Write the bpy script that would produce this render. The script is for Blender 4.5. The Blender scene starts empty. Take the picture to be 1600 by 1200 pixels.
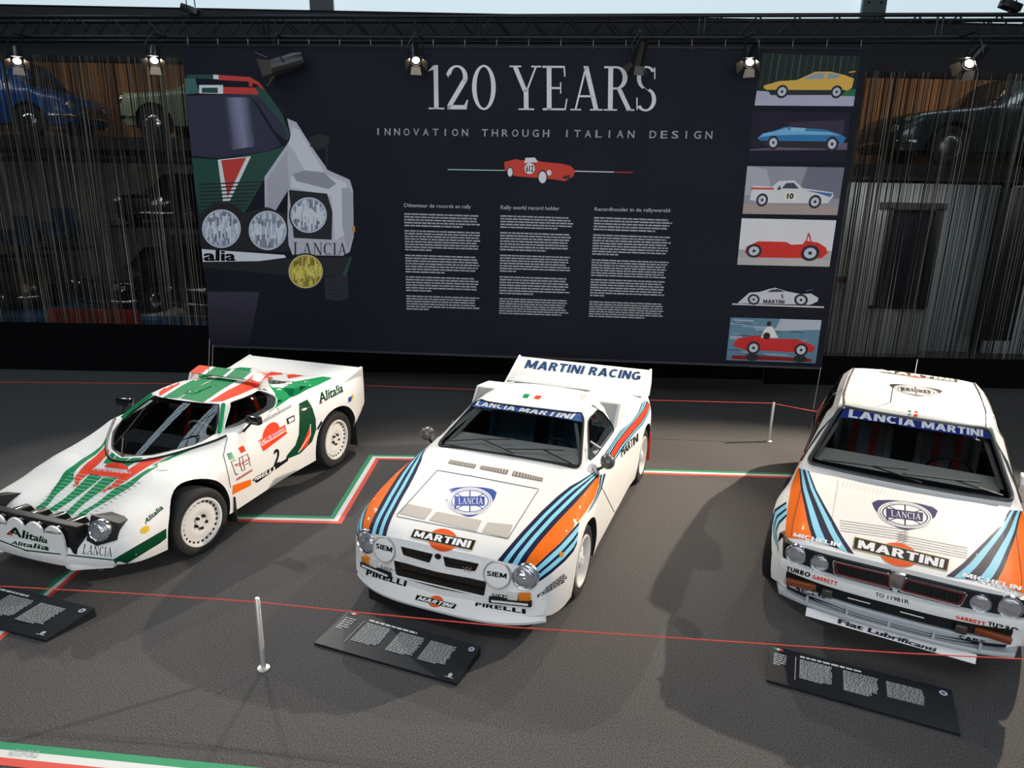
import bpy, bmesh, math, random
import numpy as np
from mathutils import Vector, Matrix
from mathutils.bvhtree import BVHTree
from mathutils.geometry import tessellate_polygon

random.seed(7)
SC = bpy.context.scene
COL = SC.collection
PI = math.pi
R = math.radians

# ------------------------------------------------------------------ camera
CAM_F, CAM_H, CAM_P, CAM_R = 1070.767, 3.143, R(15.8507), R(1.0991)
_cp, _sp, _cr, _sr = math.cos(CAM_P), math.sin(CAM_P), math.cos(CAM_R), math.sin(CAM_R)
_rt, _up, _fw = Vector((1, 0, 0)), Vector((0, _sp, _cp)), Vector((0, _cp, -_sp))
_crt, _cup = _cr * _rt + _sr * _up, -_sr * _rt + _cr * _up
cam_data = bpy.data.cameras.new('camera')
cam_data.sensor_fit = 'HORIZONTAL'
cam_data.sensor_width = 36.0
cam_data.lens = 36.0 * CAM_F / 1600.0
cam_data.clip_end = 200
cam = bpy.data.objects.new('camera', cam_data)
COL.objects.link(cam)
m = Matrix.Identity(4)
for i in range(3):
    m[i][0], m[i][1], m[i][2] = _crt[i], _cup[i], -_fw[i]
m[2][3] = CAM_H
cam.matrix_world = m
SC.camera = cam
CAM_O = Vector((0, 0, CAM_H))


def ray(px, py):
    """direction through a pixel of the 1600x1200 photograph"""
    return (_fw + _crt * ((px - 800) / CAM_F) + _cup * ((600 - py) / CAM_F)).normalized()


def on_plane(px, py, po, pn):
    d = ray(px, py)
    return CAM_O + d * ((Vector(po) - CAM_O).dot(pn) / d.dot(pn))


def gnd(px, py, z=0.0):
    return on_plane(px, py, (0, 0, z), Vector((0, 0, 1)))


# ------------------------------------------------------------------ world, light, exposure
SC.view_settings.view_transform = 'Standard'
SC.view_settings.look = 'None'
SC.view_settings.exposure = 0.0
SC.view_settings.gamma = 1.0
SC.view_settings.use_curve_mapping = False
world = bpy.data.worlds.new('world')
SC.world = world
world.use_nodes = True
_bg = world.node_tree.nodes['Background']
_bg.inputs[0].default_value = (0.62, 0.75, 1.0, 1)
_bg.inputs[1].default_value = 0.015


def area(name, loc, target, sx, sy, power, col):
    L = bpy.data.lights.new(name, 'AREA')
    L.shape = 'RECTANGLE'
    L.size, L.size_y, L.energy, L.color = sx, sy, power, col
    o = bpy.data.objects.new(name, L)
    COL.objects.link(o)
    o.location = loc
    o.rotation_euler = (Vector(target) - Vector(loc)).to_track_quat('-Z', 'Y').to_euler()
    return o


def spot(name, loc, target, power, ang, col, blend=0.35, size=0.06):
    L = bpy.data.lights.new(name, 'SPOT')
    L.energy, L.color, L.spot_size, L.spot_blend, L.shadow_soft_size = power, col, R(ang), blend, size
    o = bpy.data.objects.new(name, L)
    COL.objects.link(o)
    o.location = loc
    o.rotation_euler = (Vector(target) - Vector(loc)).to_track_quat('-Z', 'Y').to_euler()
    return o


WARM = (1.0, 0.86, 0.70)

# ------------------------------------------------------------------ materials
MATS = {}


def mat(name, col=(.5, .5, .5), rough=.5, metal=0., coat=0., emit=None, es=1., spec=.5):
    if name in MATS:
        return MATS[name]
    M = bpy.data.materials.new(name)
    M.use_nodes = True
    b = M.node_tree.nodes['Principled BSDF']
    b.inputs['Base Color'].default_value = (*col, 1)
    b.inputs['Roughness'].default_value = rough
    b.inputs['Metallic'].default_value = metal
    b.inputs['Coat Weight'].default_value = coat
    b.inputs['Coat Roughness'].default_value = 0.06
    b.inputs['Specular IOR Level'].default_value = spec
    if emit:
        b.inputs['Emission Color'].default_value = (*emit, 1)
        b.inputs['Emission Strength'].default_value = es
    MATS[name] = M
    return M


def noise_mat(name, c1, c2, scale, rough=.9, bump=0., detail=6., stretch=(1, 1, 1), spec=.3, lo=.35, hi=.65):
    if name in MATS:
        return MATS[name]
    M = mat(name, c1, rough, spec=spec)
    nt = M.node_tree
    b = nt.nodes['Principled BSDF']
    tc = nt.nodes.new('ShaderNodeTexCoord')
    mp = nt.nodes.new('ShaderNodeMapping')
    mp.inputs['Scale'].default_value = stretch
    n = nt.nodes.new('ShaderNodeTexNoise')
    n.inputs['Scale'].default_value = scale
    n.inputs['Detail'].default_value = detail
    cr = nt.nodes.new('ShaderNodeValToRGB')
    cr.color_ramp.elements[0].position = lo
    cr.color_ramp.elements[1].position = hi
    cr.color_ramp.elements[0].color = (*c1, 1)
    cr.color_ramp.elements[1].color = (*c2, 1)
    nt.links.new(tc.outputs['Object'], mp.inputs['Vector'])
    nt.links.new(mp.outputs[0], n.inputs['Vector'])
    nt.links.new(n.outputs['Fac'], cr.inputs['Fac'])
    nt.links.new(cr.outputs[0], b.inputs['Base Color'])
    if bump:
        bp = nt.nodes.new('ShaderNodeBump')
        bp.inputs['Strength'].default_value = bump
        bp.inputs['Distance'].default_value = .01
        nt.links.new(n.outputs['Fac'], bp.inputs['Height'])
        nt.links.new(bp.outputs[0], b.inputs['Normal'])
    return M


def glass_mat(name, tint=(.92, .94, .94), refl=1.0):
    M = bpy.data.materials.new(name)
    M.use_nodes = True
    nt = M.node_tree
    nt.nodes.remove(nt.nodes['Principled BSDF'])
    out = nt.nodes['Material Output']
    t = nt.nodes.new('ShaderNodeBsdfTransparent')
    t.inputs[0].default_value = (*tint, 1)
    g = nt.nodes.new('ShaderNodeBsdfGlossy')
    g.inputs['Roughness'].default_value = .02
    g.inputs[0].default_value = (refl, refl, refl, 1)
    f = nt.nodes.new('ShaderNodeFresnel')
    f.inputs[0].default_value = 1.6
    mx = nt.nodes.new('ShaderNodeMixShader')
    nt.links.new(f.outputs[0], mx.inputs[0])
    nt.links.new(t.outputs[0], mx.inputs[1])
    nt.links.new(g.outputs[0], mx.inputs[2])
    nt.links.new(mx.outputs[0], out.inputs[0])
    MATS[name] = M
    return M


WHITE = mat('white_paint', (.82, .81, .79), .55, coat=.22, spec=.15)
DKGREEN = mat('dark_green_paint', (.003, .055, .022), .6, coat=.12, spec=.08)
GREEN = mat('green_paint', (.0, .235, .075), .6, coat=.12, spec=.08)
RED = mat('red_paint', (.80, .055, .018), .6, coat=.12, spec=.08)
ORANGE = mat('orange_paint', (.87, .16, .010), .6, coat=.12, spec=.08)
NAVY = mat('navy_paint', (.010, .014, .045), .6, coat=.12, spec=.08)
SKY = mat('light_blue_paint', (.25, .62, .80), .6, coat=.12, spec=.08)
BLUE = mat('blue_paint', (.035, .075, .33), .6, coat=.12, spec=.08)
YELLOW = mat('yellow_paint', (.75, .50, .02), .35)
BLACK = mat('black_plastic', (.010, .010, .011), .5, spec=.25)
BLACKG = mat('black_gloss', (.008, .008, .009), .15, coat=.5)
RUBBER = mat('tyre_rubber', (.013, .013, .013), .75)
WELL = mat('wheel_well', (.012, .012, .012), .9)
CABIN = mat('cabin_lining', (.05, .05, .052), .9)
DASH = mat('dashboard_grey', (.70, .68, .64), .9)
CHROME = mat('chrome', (.75, .76, .78), .18, 1.)
STEEL = mat('brushed_steel', (.55, .54, .52), .32, 1.)
ALU = mat('silver_paint', (.42, .44, .46), .4, .6)
MESHG = mat('mesh_grille', (.035, .028, .022), .6)
AMBER = mat('amber_lens', (.75, .22, .01), .2, coat=.6)
LENS = mat('headlamp_lens', (.62, .65, .68), .08, .55, coat=1.)
RIMW = mat('white_rim_paint', (.78, .76, .72), .4, coat=.3)
INKW = mat('white_ink', (.82, .82, .84), .7, spec=.1)
INKK = mat('black_ink', (.008, .008, .010), .7, spec=.1)
LINE = mat('panel_gap', (.03, .03, .03), .8)
GREY = mat('vent_grey', (.42, .40, .37), .6)
GLASS = glass_mat('window_glass')


# ------------------------------------------------------------------ mesh helpers
def link(name, me, material=None, parent=None):
    o = bpy.data.objects.new(name, me)
    COL.objects.link(o)
    if material is not None:
        me.materials.clear()
        me.materials.append(material)
    if parent is not None:
        o.parent = parent
    return o


def smooth(me, ang=38):
    if len(me.polygons):
        me.polygons.foreach_set('use_smooth', [True] * len(me.polygons))
        me.set_sharp_from_angle(angle=R(ang))
    return me


def mesh(name, verts, faces, recalc=True):
    me = bpy.data.meshes.new(name)
    me.from_pydata([tuple(v) for v in verts], [], faces)
    if recalc:
        bm = bmesh.new()
        bm.from_mesh(me)
        bmesh.ops.recalc_face_normals(bm, faces=bm.faces)
        bm.to_mesh(me)
        bm.free()
    return me


def bm_mesh(bm, name, sm=None):
    me = bpy.data.meshes.new(name)
    bmesh.ops.recalc_face_normals(bm, faces=bm.faces)
    bm.to_mesh(me)
    bm.free()
    if sm:
        smooth(me, sm)
    return me


def add_box(bm, c, s, rot=None, bev=0.):
    b2 = bmesh.new()
    bmesh.ops.create_cube(b2, size=1)
    bmesh.ops.scale(b2, vec=s, verts=b2.verts)
    if bev:
        bmesh.ops.bevel(b2, geom=b2.edges[:], offset=bev, segments=2, affect='EDGES', profile=.5)
    M = Matrix.Translation(c)
    if rot is not None:
        M = M @ (rot.to_matrix().to_4x4() if hasattr(rot, 'to_matrix') else rot)
    bmesh.ops.transform(b2, matrix=M, verts=b2.verts)
    t = bpy.data.meshes.new('t')
    b2.to_mesh(t)
    b2.free()
    bm.from_mesh(t)
    bpy.data.meshes.remove(t)


def box(c, s, rot=None, bev=0.):
    bm = bmesh.new()
    add_box(bm, c, s, rot, bev)
    return bm_mesh(bm, 'box', 40 if bev else None)


def add_tube(bm, pts, r, n=8, closed=False, cap=True):
    pts = [Vector(p) for p in pts]
    rings = []
    N = len(pts)
    prev = None
    for i, p in enumerate(pts):
        a = pts[i - 1] if (i or closed) else p
        b = pts[(i + 1) % N] if (i < N - 1 or closed) else p
        d = (b - a).normalized()
        if prev is None:
            u = d.orthogonal().normalized()
        else:
            u = (prev - d * prev.dot(d))
            u = u.normalized() if u.length > 1e-6 else d.orthogonal().normalized()
        prev = u
        w = d.cross(u)
        rr = r[i] if isinstance(r, (list, tuple)) else r
        rings.append([bm.verts.new(p + (u * math.cos(2 * PI * k / n) + w * math.sin(2 * PI * k / n)) * rr) for k in range(n)])
    for i in range(N if closed else N - 1):
        A, B = rings[i], rings[(i + 1) % N]
        for k in range(n):
            bm.faces.new((A[k], A[(k + 1) % n], B[(k + 1) % n], B[k]))
    if cap and not closed:
        bm.faces.new(rings[0][::-1])
        bm.faces.new(rings[-1])


def tube(pts, r, n=8, closed=False):
    bm = bmesh.new()
    add_tube(bm, pts, r, n, closed)
    return bm_mesh(bm, 'tube', 50)


def add_lathe(bm, prof, n=32, M=None):
    """prof: (radius, height) pairs, axis +Z, M places it"""
    rings = []
    for (r, z) in prof:
        if r < 1e-6:
            v = bm.verts.new((0, 0, z))
            rings.append([v] * n)
        else:
            rings.append([bm.verts.new((r * math.cos(2 * PI * k / n), r * math.sin(2 * PI * k / n), z)) for k in range(n)])
    for A, B in zip(rings, rings[1:]):
        for k in range(n):
            q = []
            for v in (A[k], A[(k + 1) % n], B[(k + 1) % n], B[k]):
                if v not in q:
                    q.append(v)
            if len(q) > 2:
                bm.faces.new(q)
    if M is not None:
        vs = {v for rg in rings for v in rg}
        bmesh.ops.transform(bm, matrix=M, verts=list(vs))


def lathe(prof, n=32, M=None, sm=40):
    bm = bmesh.new()
    add_lathe(bm, prof, n, M)
    return bm_mesh(bm, 'lathe', sm)


def frame(o, zdir, up=(0, 0, 1)):
    """matrix at o whose +Z points along zdir"""
    z = Vector(zdir).normalized()
    x = Vector(up).cross(z)
    if x.length < 1e-4:
        x = z.orthogonal()
    x.normalize()
    y = z.cross(x)
    M = Matrix.Identity(4)
    for i in range(3):
        M[i][0], M[i][1], M[i][2], M[i][3] = x[i], y[i], z[i], o[i]
    return M


def add_prism(bm, pts, a, b, axis):
    """2D polygon extruded along an axis from a to b; axis y: pts are (x,z); axis x: (y,z); axis z: (x,y)"""
    def P(p, t):
        return {'y': (p[0], t, p[1]), 'x': (t, p[0], p[1]), 'z': (p[0], p[1], t)}[axis]
    A = [bm.verts.new(P(p, a)) for p in pts]
    B = [bm.verts.new(P(p, b)) for p in pts]
    n = len(pts)
    bm.faces.new(A)
    bm.faces.new(B[::-1])
    for i in range(n):
        bm.faces.new((A[i], B[i], B[(i + 1) % n], A[(i + 1) % n]))


def prism(pts, a, b, axis, bev=0., sm=40):
    bm = bmesh.new()
    add_prism(bm, pts, a, b, axis)
    if bev:
        bmesh.ops.bevel(bm, geom=bm.edges[:], offset=bev, segments=2, affect='EDGES', profile=.5)
    return bm_mesh(bm, 'prism', sm)


def round_poly(pts, r, n=4):
    """2D polygon with rounded corners"""
    out = []
    N = len(pts)
    for i in range(N):
        p = Vector(pts[i])
        a = Vector(pts[i - 1]) - p
        b = Vector(pts[(i + 1) % N]) - p
        rr = min(r, a.length * .45, b.length * .45)
        a = p + a.normalized() * rr
        b = p + b.normalized() * rr
        for k in range(n + 1):
            t = k / n
            q = a * (1 - t) ** 2 + p * 2 * t * (1 - t) + b * t * t
            out.append((q.x, q.y))
    return out


def boolean(o, cutters, op='DIFFERENCE'):
    """apply booleans with temporary cutter meshes [(mesh, material)]"""
    tmp = []
    for me, mt in cutters:
        me.materials.clear()
        me.materials.append(mt)
        c = bpy.data.objects.new('cutter', me)
        COL.objects.link(c)
        c.parent = o.parent
        md = o.modifiers.new('b', 'BOOLEAN')
        md.operation = op
        md.solver = 'EXACT'
        md.object = c
        md.material_mode = 'TRANSFER'
        tmp.append(c)
    dg = bpy.context.evaluated_depsgraph_get()
    dg.update()
    ev = o.evaluated_get(dg)
    me = bpy.data.meshes.new_from_object(ev, preserve_all_data_layers=False, depsgraph=dg)
    o.modifiers.clear()
    old = o.data
    o.data = me
    bpy.data.meshes.remove(old)
    for c in tmp:
        bpy.data.objects.remove(c)
    return o


# ------------------------------------------------------------------ things
def thing(name, label, cat, loc=(0, 0, 0), rotz=0., group=None):
    o = bpy.data.objects.new(name, None)
    COL.objects.link(o)
    o.empty_display_size = .1
    o.location = loc
    o.rotation_euler = (0, 0, rotz)
    o['label'] = label
    o['category'] = cat
    if group:
        o['group'] = group
    return o


def tag(o, label, cat, group=None):
    o['label'] = label
    o['category'] = cat
    if group:
        o['group'] = group
    return o


def struct(name, me, material, label=None):
    o = link(name, me, material)
    o['kind'] = 'structure'
    if label:
        o['label'] = label
    return o


# ------------------------------------------------------------------ lofted car bodies
def _pchip(t, P, tq):
    t = np.asarray(t, float)
    P = np.asarray(P, float)
    n = len(t)
    if n == 2:
        w = ((tq - t[0]) / (t[1] - t[0]))[:, None]
        return P[0] * (1 - w) + P[1] * w
    h = np.diff(t)
    d = np.diff(P, axis=0) / h[:, None]
    m_ = np.zeros_like(P)
    for c in range(P.shape[1]):
        for k in range(1, n - 1):
            a, b = d[k - 1, c], d[k, c]
            if a * b > 0:
                w1, w2 = 2 * h[k] + h[k - 1], h[k] + 2 * h[k - 1]
                m_[k, c] = (w1 + w2) / (w1 / a + w2 / b)
        for k, (h0, h1, a, b) in ((0, (h[0], h[1], d[0, c], d[1, c])), (n - 1, (h[-1], h[-2], d[-1, c], d[-2, c]))):
            s = ((2 * h0 + h1) * a - h0 * b) / (h0 + h1)
            if s * a <= 0:
                s = 0
            elif a * b < 0 and abs(s) > 3 * abs(a):
                s = 3 * a
            m_[k, c] = s
    k = np.clip(np.searchsorted(t, tq, 'right') - 1, 0, n - 2)
    hh = h[k][:, None]
    s = ((tq - t[k])[:, None]) / hh
    return ((1 + 2 * s) * (1 - s) ** 2 * P[k] + s * (1 - s) ** 2 * hh * m_[k]
            + s * s * (3 - 2 * s) * P[k + 1] + s * s * (s - 1) * hh * m_[k + 1])


def _curve(P, counts, sharp):
    """interpolate the knots P (n,3) with counts[k] steps per span, broken at sharp knots"""
    P = np.asarray(P, float)
    n = len(P)
    cuts = sorted({0, n - 1} | {s for s in sharp if 0 < s < n - 1})
    out = [P[0]]
    for a, b in zip(cuts, cuts[1:]):
        Q = P[a:b + 1]
        ln = np.maximum(np.linalg.norm(np.diff(Q, axis=0), axis=1), 1e-3)
        t = np.concatenate([[0], np.cumsum(ln ** .8)])
        tq = np.concatenate([np.linspace(t[k], t[k + 1], counts[a + k] + 1)[1:] for k in range(b - a)])
        out += list(_pchip(t, Q, tq))
    return np.array(out)


def loft(rows, sharp_i=(), sharp_j=(), nj=(3, 3, 3, 3, 3, 3), step=.05, bulge=(0, 0)):
    """rows: (x, [(y,z[,dx]) * 10]) half sections from top centre to bottom centre; returns a closed mesh.
    the first three and last three spans carry equal counts so that the end caps are regular patches"""
    K = np.array([[(r[0] + (p[2] if len(p) > 2 else 0), p[0], p[1]) for p in r[1]] for r in rows])
    I, J = K.shape[:2]
    ci = [max(1, int(round(np.mean(np.linalg.norm(K[i + 1] - K[i], axis=1)) / step))) for i in range(I - 1)]
    cj = list(nj) + list(nj[:3][::-1])
    A = np.array([_curve(K[:, j], ci, sharp_i) for j in range(J)])          # J, fi, 3
    G = np.array([_curve(A[:, i], cj, sharp_j) for i in range(A.shape[1])])  # fi, fj, 3
    fi, fj = G.shape[:2]
    verts, idx = [], {}

    def vid(i, j, s):
        if j in (0, fj - 1):
            s = 1
        k = (i, j, s)
        if k not in idx:
            idx[k] = len(verts)
            p = G[i, j]
            verts.append((p[0], (p[1] if j not in (0, fj - 1) else 0) * s, p[2]))
        return idx[k]
    faces = []
    for i in range(fi - 1):
        for j in range(fj - 1):
            for s in (1, -1):
                faces.append((vid(i, j, s), vid(i + 1, j, s), vid(i + 1, j + 1, s), vid(i, j + 1, s)))
    nt = sum(nj[:3])
    ns = sum(nj[3:])
    for i, bl in ((0, bulge[0]), (fi - 1, bulge[1])):
        T = G[i, :nt + 1]
        S = G[i, nt:nt + ns + 1]
        B = G[i, nt + ns:][::-1]
        inner = {}
        for v in range(1, ns):
            fv = v / ns
            for u in range(nt):
                fu = u / nt
                C = T[0] * (1 - fv) + B[0] * fv
                top, bot = T[u], B[u]
                p = (top * (1 - fv) + bot * fv) + (C * (1 - fu) + S[v] * fu) - \
                    ((T[0] * (1 - fu) + T[-1] * fu) * (1 - fv) + (B[0] * (1 - fu) + B[-1] * fu) * fv)
                p[0] += bl * math.sin(PI * fv) * (1 - fu ** 2)
                for s in (1, -1):
                    if u == 0 and s == -1:
                        inner[(u, v, -1)] = inner[(u, v, 1)]
                        continue
                    inner[(u, v, s)] = len(verts)
                    verts.append((p[0], p[1] * s if u else 0, p[2]))

        def cid(u, v, s):
            if v == 0:
                return vid(i, u, s)
            if v == ns:
                return vid(i, fj - 1 - u, s)
            if u == nt:
                return vid(i, nt + v, s)
            return inner[(u, v, s)]
        for u in range(nt):
            for v in range(ns):
                for s in (1, -1):
                    faces.append((cid(u, v, s), cid(u + 1, v, s), cid(u + 1, v + 1, s), cid(u, v + 1, s)))
    me = bpy.data.meshes.new('body')
    me.from_pydata(verts, [], faces)
    bm = bmesh.new()
    bm.from_mesh(me)
    bmesh.ops.remove_doubles(bm, verts=bm.verts, dist=1e-4)
    bmesh.ops.recalc_face_normals(bm, faces=bm.faces)
    bm.to_mesh(me)
    bm.free()
    return me


# ------------------------------------------------------------------ flat print: shapes laid onto a surface
class Target:
    """a surface that takes print; pixels of the photograph give the place on it"""

    def __init__(self, root, bvh=None, plane=None):
        self.root = root
        bpy.context.view_layer.update()
        self.M = root.matrix_world.copy()
        self.Mi = self.M.inverted()
        self.bvh = bvh
        self.plane = plane     # (point, normal) in world
        self.o = self.Mi @ CAM_O

    def hit(self, px, py):
        d = ray(px, py)
        if self.plane:
            w = on_plane(px, py, *self.plane)
            n = self.plane[1]
            return self.Mi @ w, (self.Mi.to_3x3() @ n).normalized()
        dl = (self.Mi.to_3x3() @ d).normalized()
        h = self.bvh.ray_cast(self.o, dl)
        if h[0] is None:
            return None
        n = h[1]
        if n.dot(dl) > 0:
            n = -n
        return h[0], n

    def lay(self, name, verts2, faces, material, layer=0, mirror=False, label=None, off=.0022, parent=None):
        vs, ok, ns = [], [], []
        for p in verts2:
            h = self.hit(p[0], p[1])
            if h is None:
                vs.append(Vector((0, 0, 0)))
                ns.append(None)
                ok.append(False)
            else:
                vs.append(h[0] + h[1] * (off + .0007 * layer))
                ns.append(h[1])
                ok.append(True)
        # drop faces that jump over a silhouette
        fs = []
        for f in faces:
            if all(ok[i] for i in f):
                if self.bvh:
                    ex = max((vs[f[a]] - vs[f[a - 1]]).length for a in range(len(f)))
                    pe = max((Vector(verts2[f[a]][:2]) - Vector(verts2[f[a - 1]][:2])).length for a in range(len(f)))
                    if ex > .035 * pe + .03:
                        continue
                fn = (vs[f[1]] - vs[f[0]]).cross(vs[f[2]] - vs[f[0]])
                fs.append(tuple(f) if fn.dot(ns[f[0]]) >= 0 else tuple(f[::-1]))
        if not fs:
            return None
        if mirror == 'only' or mirror is True:
            self._emit(name, [Vector((v[0], -v[1], v[2])) for v in vs], [tuple(f[::-1]) for f in fs], material, label, parent)
            if mirror == 'only':
                return None
        return self._emit(name, vs, fs, material, label, parent)

    def _emit(self, name, vs, fs, material, label, parent):
        me = bpy.data.meshes.new(name)
        me.from_pydata([tuple(v) for v in vs], [], fs)
        bm = bmesh.new()
        bm.from_mesh(me)
        bmesh.ops.delete(bm, geom=[v for v in bm.verts if not v.link_faces], context='VERTS')
        bm.to_mesh(me)
        bm.free()
        if self.bvh:
            me.polygons.foreach_set('use_smooth', [True] * len(me.polygons))
        o = link(name, me, material, parent or self.root)
        if label:
            o['label'] = label
        return o

    def poly(self, name, pts, material, layer=0, mirror=False, grid=6., label=None):
        v, f = grid_poly(pts, grid if self.bvh else 1e9)
        return self.lay(name, v, f, material, layer, mirror, label)

    def line(self, name, pts, w, material, layer=0, mirror=False, closed=False, label=None):
        v, f = strip(pts, w, closed, 6. if self.bvh else 40.)
        return self.lay(name, v, f, material, layer, mirror, label)

    def text(self, name, s, quad, material, layer=1, bold=0., shear=0., grid=8., label=None, serif=False, mirror=False):
        if serif:
            v, f = serif_text(s)
        elif bold >= .03 and all(ch in HEAVY for ch in s):
            v, f = serif_text(s, .085, HEAVY, shear)
        else:
            v, f = text_mesh(s, bold, shear)
        H = homography(quad)
        v = [apply_h(H, p) for p in v]
        if self.bvh:
            v, f = grid_split(v, f, grid)
        return self.lay(name, v, f, material, layer, mirror, label)

    def shape(self, name, loops, quad, material, layer=0, grid=6., label=None, mirror=False):
        """outline in unit square coordinates (u right, v up) placed in a pixel quad"""
        H = homography(quad)
        v, f = [], []
        for lp in loops:
            a, b = grid_poly([apply_h(H, p) for p in lp], grid if self.bvh else 1e9)
            f += [tuple(i + len(v) for i in q) for q in b]
            v += a
        return self.lay(name, v, f, material, layer, mirror, label)


def grid_split(v, f, g):
    bm = bmesh.new()
    vv = [bm.verts.new((p[0], p[1], 0)) for p in v]
    for q in f:
        try:
            bm.faces.new([vv[i] for i in q])
        except ValueError:
            pass
    if v:
        for ax in (0, 1):
            lo = min(p[ax] for p in v)
            hi = max(p[ax] for p in v)
            t = math.floor(lo / g) * g + g
            no = (1, 0, 0) if ax == 0 else (0, 1, 0)
            while t < hi:
                bmesh.ops.bisect_plane(bm, geom=bm.verts[:] + bm.edges[:] + bm.faces[:], dist=1e-5,
                                       plane_co=(t if ax == 0 else 0, t if ax == 1 else 0, 0), plane_no=no)
                t += g
    bm.verts.index_update()
    V = [(w.co.x, w.co.y) for w in bm.verts]
    F = [tuple(w.index for w in q.verts) for q in bm.faces]
    bm.free()
    return V, F


def grid_poly(pts, g):
    tri = tessellate_polygon([[Vector((p[0], p[1], 0)) for p in pts]])
    f = [tuple(t) for t in tri]
    if g > 1e8:
        return [tuple(p) for p in pts], f
    return grid_split(pts, f, g)


def resample(pts, step):
    out = [tuple(pts[0])]
    for a, b in zip(pts, pts[1:]):
        a, b = Vector(a), Vector(b)
        n = max(1, int(math.ceil((b - a).length / step)))
        for k in range(1, n + 1):
            q = a.lerp(b, k / n)
            out.append(tuple(q))
    return out


def strip(pts, w, closed=False, step=6.):
    if closed:
        pts = list(pts) + [pts[0]]
    P = [Vector(p[:2]) for p in resample([p[:2] for p in pts], step)]
    n = len(P)
    v, f = [], []
    for i in range(n):
        a = P[i - 1] if i else (P[-2] if closed else P[0])
        b = P[i + 1] if i < n - 1 else (P[1] if closed else P[-1])
        d = (b - a).normalized()
        nn = Vector((-d.y, d.x)) * w / 2
        v += [tuple(P[i] + nn), tuple(P[i] - nn)]
    for i in range(n - 1):
        f.append((2 * i, 2 * i + 1, 2 * i + 3, 2 * i + 2))
    return v, f


def homography(q):
    """unit square (u right, v up) -> quad given as TL, TR, BR, BL"""
    src = [(0, 1), (1, 1), (1, 0), (0, 0)]
    A, b = [], []
    for (x, y), (X, Y) in zip(src, q):
        A.append([x, y, 1, 0, 0, 0, -X * x, -X * y]); b.append(X)
        A.append([0, 0, 0, x, y, 1, -Y * x, -Y * y]); b.append(Y)
    h = np.linalg.solve(np.array(A, float), np.array(b, float))
    return np.append(h, 1).reshape(3, 3)


def apply_h(H, p):
    x, y, w = H @ np.array([p[0], p[1], 1.])
    return (x / w, y / w)


_TXT = {}


def text_mesh(s, bold=0., shear=0.):
    """outline of a string filling the unit square"""
    k = (s, bold, shear)
    if k in _TXT:
        return _TXT[k]
    c = bpy.data.curves.new('t', 'FONT')
    c.body = s
    c.shear = shear
    c.resolution_u = 3
    c.fill_mode = 'FRONT'
    o = bpy.data.objects.new('t', c)
    COL.objects.link(o)
    dg = bpy.context.evaluated_depsgraph_get()
    dg.update()
    me = bpy.data.meshes.new_from_object(o.evaluated_get(dg))
    v = [(p.co.x, p.co.y) for p in me.vertices]
    f = [tuple(p.vertices) for p in me.polygons]
    bpy.data.objects.remove(o)
    bpy.data.curves.remove(c)
    bpy.data.meshes.remove(me)
    x0, x1 = min(p[0] for p in v), max(p[0] for p in v)
    y0, y1 = min(p[1] for p in v), max(p[1] for p in v)
    v = [((p[0] - x0) / (x1 - x0), (p[1] - y0) / (y1 - y0)) for p in v]
    if bold:
        asp = (y1 - y0) / (x1 - x0)
        bx, by = bold * asp / (y1 - y0), bold * .6 / (y1 - y0)
        V, F = [], []
        for dx, dy in ((-bx, 0), (0, by), (bx, 0), (0, -by), (-bx * .6, by), (bx * .6, -by), (bx * .6, by), (-bx * .6, -by)):
            F += [tuple(i + len(V) for i in q) for q in f]
            V += [(bx + (p[0] + dx) * (1 - 2 * bx), by + (p[1] + dy) * (1 - 2 * by)) for p in v]
        v, f = V, F
    _TXT[k] = (v, f)
    return v, f


# a roman serif drawn from strokes: pieces are convex polygons on a 1-high em
def _arc(cx, cy, rx, ry, a0, a1, t0, t1, n=14):
    """crescent stroke along an ellipse; the thickness swells sideways (t1) and thins at top and bottom (t0)"""
    out = []
    for k in range(n):
        q = []
        for a in (a0 + (a1 - a0) * k / n, a0 + (a1 - a0) * (k + 1) / n):
            c, s = math.cos(R(a)), math.sin(R(a))
            tx, ty = t1, t0
            q.append(((cx + rx * c, cy + ry * s), (cx + (rx - tx) * c, cy + (ry - ty) * s)))
        out.append([q[0][0], q[1][0], q[1][1], q[0][1]])
    return out


def _bar(x0, y0, x1, y1, w):
    """slanted stroke of horizontal width w"""
    return [[(x0 - w / 2, y0), (x0 + w / 2, y0), (x1 + w / 2, y1), (x1 - w / 2, y1)]]


def _rc(x0, y0, x1, y1):
    return [[(x0, y0), (x1, y0), (x1, y1), (x0, y1)]]


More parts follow.
